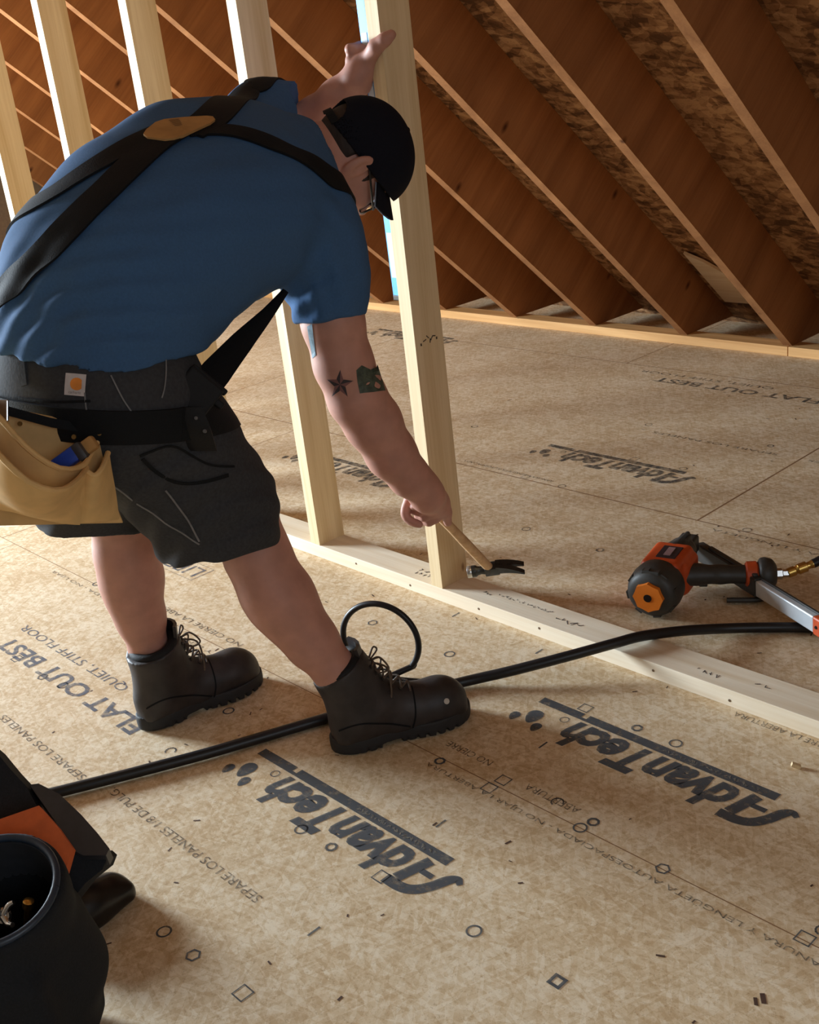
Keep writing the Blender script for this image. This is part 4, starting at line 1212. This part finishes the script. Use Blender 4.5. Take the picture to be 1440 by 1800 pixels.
# ---------------------------------------------------------------- hammer
M['hickory'] = wood('hickory handle', lin(186, 146, 104), lin(220, 184, 140), 0, grain=2)
M['forged'] = plain('dark forged steel', lin(70, 72, 72), .42, .85, var=.15, scale=60, bump=.1)
M['rubber'] = plain('black hose rubber', lin(24, 24, 27), .42, var=.15, scale=90, spec=.45)
hammer = empty('claw_hammer', tuple(HAM_B))
tag(hammer, 'claw hammer with wooden handle held in the worker\'s right hand at the stud foot', 'hammer')
bm = bmesh.new()
hx = HS; rings = []
for t, a, b in ((-.055, .012, .016), (-.05, .015, .019), (.0, .0125, .0165), (.06, .0115, .0155), (.13, .0105, .0140), (.19, .0115, .0125), (1.0, .011, .012)):
    c = HAM_A + HD * t if t < .9 else HAM_B + HD * .012
    rings.append([bm.verts.new(c + hx * a * math.cos(q) + HN * b * math.sin(q)) for q in np.linspace(0, 2 * math.pi, 16, endpoint=False)])
for r0, r1 in zip(rings, rings[1:]):
    for k in range(16): bm.faces.new((r0[k], r0[(k + 1) % 16], r1[(k + 1) % 16], r1[k]))
bm.faces.new(rings[0][::-1]); bm.faces.new(rings[-1])
obj('handle', bm, M['hickory'], hammer, True)
head_o = HAM_B
ha = nrm(RT - .03 * DN - HD * (RT @ HD) * .4); hb = nrm(HD - ha * (HD @ ha)); hc = np.cross(ha, hb)
bm = bmesh.new()
lathe(bm, [(.0125, -.052), (.0142, -.050), (.0142, -.034), (.011, -.030), (.0095, -.022), (.0115, -.014), (.0130, -.006)], head_o, ha, 20)
box(bm, head_o + ha * .004, (.034, .026, .024), np.stack([ha, hb, hc], 1))
hd = obj('head', bm, M['forged'], hammer, True, bevel=.002)
bm = bmesh.new(); lathe(bm, [(.0138, -.0545), (.0144, -.0535), (.0144, -.044), (.0138, -.043)], head_o, ha, 20); obj('striking_face', bm, plain('bright face steel', lin(200, 202, 200), .3, .9), hammer, True)
for s in (-1, 1):
    bm = bmesh.new(); rings = []
    for t in np.linspace(0, 1, 9):
        c = head_o + ha * (.014 + .064 * t) + hb * (-.004 + .020 * t * t) + hc * s * (.004 + .008 * t)
        th = .011 * (1 - t) + .0018; w = .0075 * (1 - .25 * t)
        tt = nrm(ha * .064 + hb * .040 * t); nb = nrm(np.cross(hc, tt))
        rings.append([bm.verts.new(c + nb * th * y + hc * w * x) for x, y in ((-1, -1), (1, -1), (1, 1), (-1, 1))])
    for r0, r1 in zip(rings, rings[1:]):
        for k in range(4): bm.faces.new((r0[k], r0[(k + 1) % 4], r1[(k + 1) % 4], r1[k]))
    bm.faces.new(rings[0][::-1]); bm.faces.new(rings[-1])
    obj('claw', bm, M['forged'], hammer, False, bevel=.001)

# ---------------------------------------------------------------- spirit level held behind the stud
lv_top, lv_bot = np.array([-.0530, .029, 1.52]), np.array([-.0515, .037, .76])
ld = nrm(lv_top - lv_bot); lx = nrm(np.array([1.0, 0, 0]) - ld * ld[0]); ly = np.cross(ld, lx)
LF = np.stack([lx, ly, ld], 1); LL = np.linalg.norm(lv_top - lv_bot); lc = (lv_top + lv_bot) / 2
level = empty('spirit_level', tuple(lv_bot))
tag(level, 'bright blue spirit level held upright behind the gripped stud', 'spirit level')
M['palelabel'] = plain('pale label', lin(196, 206, 216), .5)
M['level'] = plain('blue anodised metal', lin(70, 160, 240), .35, .2, var=.05)
bm = bmesh.new(); prism(bm, [(-.012, -.029), (.012, -.029), (.012, -.023), (.004, -.021), (.004, .021), (.012, .023), (.012, .029), (-.012, .029), (-.012, .023), (-.004, .021), (-.004, -.021), (-.012, -.023)], -LL / 2, LL / 2, lc, LF)
obj('beam', bm, M['level'], level, bevel=.0006)
for a, b in ((.02, .17), (-.34, -.24)):
    bm = bmesh.new(); prism(bm, [(-.0085, -.0298), (.0085, -.0298), (.0085, -.0285), (-.0085, -.0285)], a, b, lc, LF); obj('face_label', bm, M['palelabel'], level)
for s in (-1, 1):
    bm = bmesh.new(); box(bm, lc + ld * s * (LL / 2 + .006), (.026, .060, .012), LF); obj('end_cap', bm, M['frame'], level, bevel=.002)
bm = bmesh.new(); lathe(bm, [(.008, -.02), (.008, .02)], lc + ld * .12 + ly * .0, lx, 14); obj('vial', bm, plain('yellow vial', lin(210, 220, 90), .2), level, True)

# ---------------------------------------------------------------- air hoses
P = [(-.16, -1.30, .03), (-.10, -1.118, .013), (-.046, -1.031, .0125), (.072, -.798, .0125), (.128, -.67, .0125), (.178, -.55, .0125), (.245, -.40, .0125), (.319, -.262, .014)]
P += [tuple(onz(x, y, z)) for x, y, z in ((900, 1179, .030), (1000, 1153, .048), (1080, 1131, .055), (1130, 1118, .053), (1200, 1109, .035), (1270, 1105, .018), (1350, 1103, .0125), (1440, 1104, .0125), (1560, 1115, .0125))]
bm = bmesh.new(); tube(bm, smooth_path(P, 8), .0113, 14)
tag(obj('air_hose', bm, M['rubber'], None, True), 'thick black air hose running across the floor and over the bottom plate', 'hose')
cc = np.array([.146, -.330, .092]); e1 = nrm(W(745, 1120, 2.44) - W(595, 1120, 2.52)); e2 = np.cross(nrm(np.cross(e1, (0, 0, 1))), e1)
L_ = [cc + .088 * (math.cos(a) * e1 + math.sin(a) * e2) for a in np.radians(np.linspace(-58, 225, 40))]
tail0 = [(.09, -.455, .0075), (.145, -.40, .0075)]
tail1 = [(.135, -.362, .012), (.195, -.328, .0075), (.25, -.300, .0075)]
bm = bmesh.new(); tube(bm, smooth_path(tail0 + L_[1:] + tail1, 4), .0068, 12)
tag(obj('thin_hose', bm, M['rubber'], None, True), 'thin black hose standing up in a single loop behind the right boot', 'hose')

# ---------------------------------------------------------------- framing nailer lying on the floor
M['orange'] = plain('orange housing', lin(196, 78, 34), .45, var=.06)
M['orange_cap'] = plain('bright orange cap', lin(232, 126, 34), .45, var=.05)
M['nblack'] = plain('black nailer plastic', lin(54, 53, 50), .5, var=.12, scale=120, bump=.1)
M['steel'] = plain('brushed magazine metal', lin(222, 230, 236), .35, .35, var=.04, scale=50)
M['brass'] = plain('brass fitting', lin(206, 170, 96), .28, .95, var=.05)
nail = empty('nail_gun', (.46, .30, 0))
tag(nail, 'orange and black framing nail gun lying on its side on the floor', 'nail gun')
C0 = np.array([.462, .222, .064]); A = nrm(np.array([-.262, .965, .02])); Zu = nrm(np.array([0, 0, 1.]) - A * A[2]); Sx = np.cross(A, Zu)    # Sx points right of the axis
NF = np.stack([Sx, Zu, A], 1)
bm = bmesh.new(); lathe(bm, [(.030, -.020), (.046, -.017), (.056, -.008), (.061, .006), (.0625, .030), (.060, .052), (.052, .062)], C0, A, 36, Sx)
for k in range(8):
    a = math.pi / 4 * k + .2; q = C0 + NF @ np.array([.057 * math.cos(a), .057 * math.sin(a), .012]); box(bm, q, (.018, .006, .040), np.stack([math.cos(a + math.pi / 2) * Sx + math.sin(a + math.pi / 2) * Zu, -(math.cos(a) * Sx + math.sin(a) * Zu), A], 1))
obj('cylinder_cap', bm, M['nblack'], nail, True)
bm = bmesh.new()
pl = []
for k in range(16):
    a = 2 * math.pi * k / 16; r_ = .036 if k % 2 == 0 else .0325
    pl.append((r_ * math.cos(a), r_ * math.sin(a)))
prism(bm, pl, -.030, -.012, C0, NF); obj('exhaust_cover', bm, M['orange_cap'], nail, bevel=.003)
bm = bmesh.new(); lathe(bm, [(.0095, -.0312), (.0095, -.0302)], C0, A, 18); obj('exhaust_port', bm, M['frame'], nail)
bm = bmesh.new(); box(bm, C0 + NF @ np.array([0, .052, .0]), (.042, .012, .020), NF); obj('badge_strip', bm, M['nblack'], nail, bevel=.002)
# housing
Hh = Field(C0 - .26, C0 + .26, .003)
Hh.rbox(C0 + NF @ np.array([0, .004, .105]), NF, (.046, .050, .060), .014, .004)
Hh.rbox(C0 + NF @ np.array([.012, -.004, .125]), NF, (.044, .040, .045), .014, .01)
ho = link('housing', Hh.mesh('housing', 1), M['orange'], nail, True)
bm = bmesh.new(); box(bm, C0 + NF @ np.array([.006, .0545, .105]), (.046, .003, .062), NF); db = obj('decal_plate', bm, plain('dark badge', lin(44, 38, 44), .4), nail, bevel=.001)
bm = bmesh.new(); box(bm, C0 + NF @ np.array([.006, .0565, .105]), (.016, .002, .042), NF); obj('decal_mark', bm, plain('pale badge print', lin(150, 120, 120), .5), db)
Hn = Field(C0 - .3, C0 + .36, .003)
Hn.cone(C0 + NF @ np.array([0, .010, .155]), C0 + NF @ np.array([0, .008, .205]), .044, .036, .01)
Hn.rbox(C0 + NF @ np.array([0, .0, .235]), NF, (.018, .022, .050), .006, .01)
Hn.rbox(C0 + NF @ np.array([.006, .040, .200]), NF, (.012, .010, .030), .004, .006)
Hn.cone(C0 + NF @ np.array([.0, .046, .172]), C0 + NF @ np.array([.018, .062, .200]), .007, .006, .004)
link('nose', Hn.mesh('nose', 1), M['nblack'], nail, True)
# handle
HA = C0 + NF @ np.array([.02, -.002, .105]); HB = np.array([.590, .430, .060]); hd_ = nrm(HB - HA); hu = nrm(np.array([0, 0, 1.]) - hd_ * hd_[2]); hs = np.cross(hd_, hu)
Hf = Field(np.minimum(HA, HB) - .09, np.maximum(HA, HB) + .09, .003)
HL = np.linalg.norm(HB - HA)
Hf.loft([HA, HA + hd_ * .05, HA + hd_ * .10, HB], [hu] * 4, [.030, .024, .021, .022], [.036, .026, .023, .024], .01)
link('handle', Hf.mesh('handle', 1), M['nblack'], nail, True)
bm = bmesh.new(); lathe(bm, [(.026, -.012), (.030, -.009), (.031, .012), (.027, .016)], HB - hd_ * .002, hd_, 28, hu); obj('handle_ring', bm, M['orange'], nail, True)
bm = bmesh.new(); lathe(bm, [(.028, .014), (.038, .018), (.040, .030), (.036, .046), (.022, .056)], HB, hd_, 28, hu)
box(bm, HB + hd_ * .030 - hu * .02, (.03, .05, .04), np.stack([hd_, hu, hs], 1)); obj('handle_end_cap', bm, M['nblack'], nail, True, bevel=.004)
# trigger
bm = bmesh.new(); box(bm, HA + hd_ * .062 - hs * .004 - hu * .026, (.020, .012, .014), np.stack([hd_, hu, hs], 1)); obj('trigger', bm, M['nblack'], nail, bevel=.003)
# air fittings
fd = nrm(np.array([.60, .78, .10])); F0 = HB + hd_ * .052
bm = bmesh.new(); lathe(bm, [(.012, 0), (.013, .003), (.013, .016), (.009, .018), (.009, .030)], F0, nrm(hd_ + .3 * fd), 6); obj('plug', bm, M['chrome'], nail, False, bevel=.001)
F1 = F0 + nrm(hd_ + .3 * fd) * .028
F2 = onz(1432, 990, .075); fd = nrm(F2 - F1); fl = np.linalg.norm(F2 - F1)
bm = bmesh.new(); lathe(bm, [(.0075, 0), (.0115, .002), (.0115, .018), (.009, .020), (.0105, .024), (.0125, .026), (.0125, .046), (.0085, .048), (.0085, .056), (.0098, .058), (.0098, .066), (.008, .068), (.0095, .074), (.0095, .082), (.0075, fl)], F1, fd, 18); obj('coupler', bm, M['brass'], nail, True)
bm = bmesh.new(); tube(bm, smooth_path([F2 - fd * .004, F2 + fd * .05, F2 + fd * .14 + np.array([.03, 0, -.03]), F2 + fd * .22 + np.array([.10, -.02, -.062])], 6), .0105, 14)
tag(obj('whip_hose', bm, M['rubber'], None, True), 'black hose end clamped on the brass fitting of the nail gun', 'hose')
# magazine
MA, MB_ = np.array([.392, .520, .036]), onz(1452, 1106, .056)
mdr = nrm(MB_ - MA); mup = nrm(np.array([0, 0, 1.]) - mdr * mdr[2]); msd = np.cross(mdr, mup); MFm = np.stack([mdr, msd, mup], 1)
ML = np.linalg.norm(MB_ - MA); t0 = (np.array([.625, .40, .036]) - MA) @ mdr
bm = bmesh.new(); box(bm, MA + mdr * (t0 + ML - .03) / 2, (ML - .03 - t0, .020, .038), MFm); obj('magazine', bm, M['steel'], nail, bevel=.003)
bm = bmesh.new(); box(bm, MA + mdr * (t0 + ML) / 2 + mup * .020 - msd * .006, (ML - t0 - .01, .006, .008), MFm); obj('magazine_rail', bm, M['nblack'], nail, bevel=.001)
bm = bmesh.new(); box(bm, MA + mdr * t0 / 2, (t0, .022, .046), MFm); box(bm, MA + mdr * (t0 / 2 + .02) + mup * .026, (t0 - .06, .012, .008), MFm); obj('magazine_front', bm, M['nblack'], nail, bevel=.003)
bm = bmesh.new(); box(bm, MA + mdr * (ML - .012), (.036, .024, .042), MFm); obj('magazine_end', bm, M['orange'], nail, bevel=.004)
bm = bmesh.new(); lathe(bm, [(.004, 0), (.003, .002)], MA + mdr * (ML - .016) + msd * (-.0125 if msd @ FW > 0 else .0125), msd if msd @ FW < 0 else -msd, 10); obj('screw', bm, M['frame'], nail)
# rafter hook
H0 = HB + hd_ * .028 - hu * .030
bm = bmesh.new(); tube(bm, smooth_path([H0 + hu * .03 - hs * 0, H0 - hu * .006 + hs * .028, H0 - hu * .018 + hs * .034 - hd_ * .012, H0 - hu * .020 + hs * .034 - hd_ * .085], 5), .0062, 10); obj('hanging_hook', bm, M['nblack'], nail, True)

# ---------------------------------------------------------------- tool bag in the near corner
M['bag'] = plain('black bag cloth', lin(33, 36, 40), .85, var=.18, scale=350, bump=.3, spec=.2)
M['bag_sheen'] = plain('grey coated nylon', lin(52, 54, 58), .42, var=.15, scale=60, spec=.5)
M['bag_orange'] = plain('orange lining', lin(206, 98, 46), .75, var=.12, scale=40, bump=.2)
M['piping'] = plain('blue black binding', lin(36, 50, 66), .38, var=.15, scale=90)
M['gloss'] = plain('glossy black vinyl', lin(18, 18, 20), .28, var=.1, scale=20, bump=.15)
bag = empty('tool_bag', (.50, -1.36, 0))
tag(bag, 'black cloth tool bag with orange lining in the near left corner', 'tool bag')
rt2 = nrm([RT[0], RT[1], 0]); fw2 = nrm([FW[0], FW[1], 0]); up = np.array([0, 0, 1.0]); BF = np.stack([rt2, fw2, up], 1)
corner = np.array([.600, -1.262, 0]) - rt2 * .028
def bp(r, f, z): return corner + rt2 * r + fw2 * f + up * z
fb = Field(bp(-.20, .02, .12) - .40, bp(-.20, .02, .12) + .40, .005)
fb.rbox(bp(-.215, -.02, .115), BF, (.215, .10, .115), .030, .0)
fb.rbox(bp(-.23, -.03, .20), BF, (.17, .085, .05), .04, .05)
# sleeve pocket, hollow
pc = W(-12, 1566, 1.475); pax = nrm(up - .30 * fw2 * -1 * -1 + .06 * rt2)
fb.chain([pc - pax * .20, pc - pax * .02, pc], [.104, .086, .084], .03)
fb.plane(pc, pax, within=(pc + pax * .08, .15))
fb.cone(pc - pax * .15, pc + pax * .05, .072, .079, .0, 'cut')
fb.plane(bp(0, 0, .002), -up)
def bagfold(P):
    q = P - corner
    return .006 * np.sin(q @ (rt2 * 38 + up * 7) + 2 * np.sin(q @ up * 14)) * np.clip((P[:, 2]) / .1, 0, 1) * np.clip((.26 - P[:, 2]) / .08, 0, 1)
fb.warp(bagfold)
body_b = link('bag_body', fb.mesh('bag_body', 2), M['bag'], bag, True)
x1 = nrm(rt2 - pax * (rt2 @ pax)); y1 = np.cross(pax, x1)
bm = bmesh.new(); tube(bm, [pc + pax * .001 + .0815 * (math.cos(a) * x1 + math.sin(a) * y1) for a in np.linspace(0, 2 * math.pi, 49)], .0055, 10, False); obj('pocket_rim', bm, M['piping'], bag, True)
rows = [[pc - pax * h_ + (.0775 - .02 * h_) * (math.cos(a) * x1 + math.sin(a) * y1) for a in np.linspace(0, 2 * math.pi, 41)] for h_ in (.004, .03, .06, .10)]
bm = bmesh.new(); sheet(bm, rows, .003); obj('pocket_lining', bm, M['bag_sheen'], bag, True)
def slab(name, poly, d, th, m, par=bag, tilt=0.0, bev=.008, smooth=True):
    """thick cloth panel standing at distance d"""
    F_ = np.stack([RT, -DN, -FW], 1)
    c = W(*np.mean(poly, 0), d)
    if tilt: F_ = np.array(Matrix.Rotation(tilt, 3, Vector(RT)) @ Matrix(F_.tolist()))
    n_ = F_[:, 2]; pts = []
    for x, y in poly:
        v = np.array(wray(x, y)); p = CAM_T + v * (((c - CAM_T) @ n_) / (v @ n_)); q = F_.T @ (p - c); pts.append((q[0], q[1]))
    bm = bmesh.new(); prism(bm, pts, -th / 2, th / 2, c, F_)
    return obj(name, bm, m, par, smooth, bevel=bev, seg=3)
slab('orange_panel', [(-40, 1458), (0, 1444), (72, 1419), (104, 1455), (130, 1492), (114, 1549), (98, 1552), (60, 1500), (0, 1484), (-40, 1484)], 1.60, .020, M['bag_orange'], tilt=-.5, bev=.006)
slab('back_flap', [(-60, 1270), (0, 1322), (28, 1356), (56, 1386), (84, 1440), (128, 1500), (118, 1560), (-60, 1560)], 1.70, .05, M['bag'], tilt=-.35, bev=.015)
slab('side_flap', [(56, 1388), (72, 1386), (108, 1404), (146, 1440), (176, 1474), (196, 1500), (190, 1512), (150, 1512), (128, 1500), (100, 1450)], 1.665, .03, M['bag_sheen'], tilt=-.75, bev=.010)
slab('side_gusset', [(116, 1500), (188, 1498), (197, 1506), (190, 1524), (160, 1548), (120, 1600), (90, 1600)], 1.655, .06, M['bag'], tilt=-.2, bev=.015)
# binding of the flap
fs = Field((.05, -1.30, -.02), (.45, -.95, .16), .0035)
g0, g1 = onz(100, 1628, .030), onz(190, 1562, .030)
fs.chain([g0, g0 * .4 + g1 * .6, g1], [.036, .034, .026], .03)
gx = nrm(g1 - g0); gy = np.cross(up, gx)
fs.rbox((g0 + g1) / 2 - up * .012, np.stack([gx, gy, up], 1), (.085, .036, .018), .014, .02)
fs.plane((0, 0, .002), -up)
tag(link('glossy_pouch', fs.mesh('glossy_pouch', 2), M['gloss'], None, True), 'glossy black rounded pouch lying on the floor against the tool bag', 'pouch')
# pliers and a brass bit in the sleeve pocket
pl_ = empty('pliers', tuple(W(10, 1612, 1.46) - up * .08)); tag(pl_, 'shiny chrome pliers standing in the open bag pocket', 'pliers')
bm = bmesh.new(); c = W(6, 1610, 1.462); lathe(bm, [(.009, -.004), (.011, 0), (.009, .004)], c, nrm(-FW + .2 * up), 16); obj('pivot', bm, M['chrome'], pl_, True)
for s, q in ((-1, W(24, 1586, 1.462)), (1, W(22, 1626, 1.448))):
    bm = bmesh.new(); tube(bm, smooth_path([c, (c + q) / 2 + DN * .004 * s, q], 5), np.linspace(.0058, .0035, 11), 10); obj('jaw', bm, M['chrome'], pl_, True)
    bm = bmesh.new(); tube(bm, smooth_path([c, c - RT * .02 + DN * .012 * s, c - RT * .03 - up * .05 + DN * .012 * s, c - RT * .03 - up * .11], 5), .0055, 10); obj('handle', bm, M['nblack'], pl_, True)
bm = bmesh.new(); c = W(50, 1586, 1.50); lathe(bm, [(.004, -.06), (.0045, -.01), (.0075, -.008), (.0075, .002), (.004, .004)], c, nrm(up + .3 * RT), 12)
tag(obj('brass_bit', bm, M['brass'], None, True), 'small brass ended bit standing in the open bag pocket beside the pliers', 'bit')
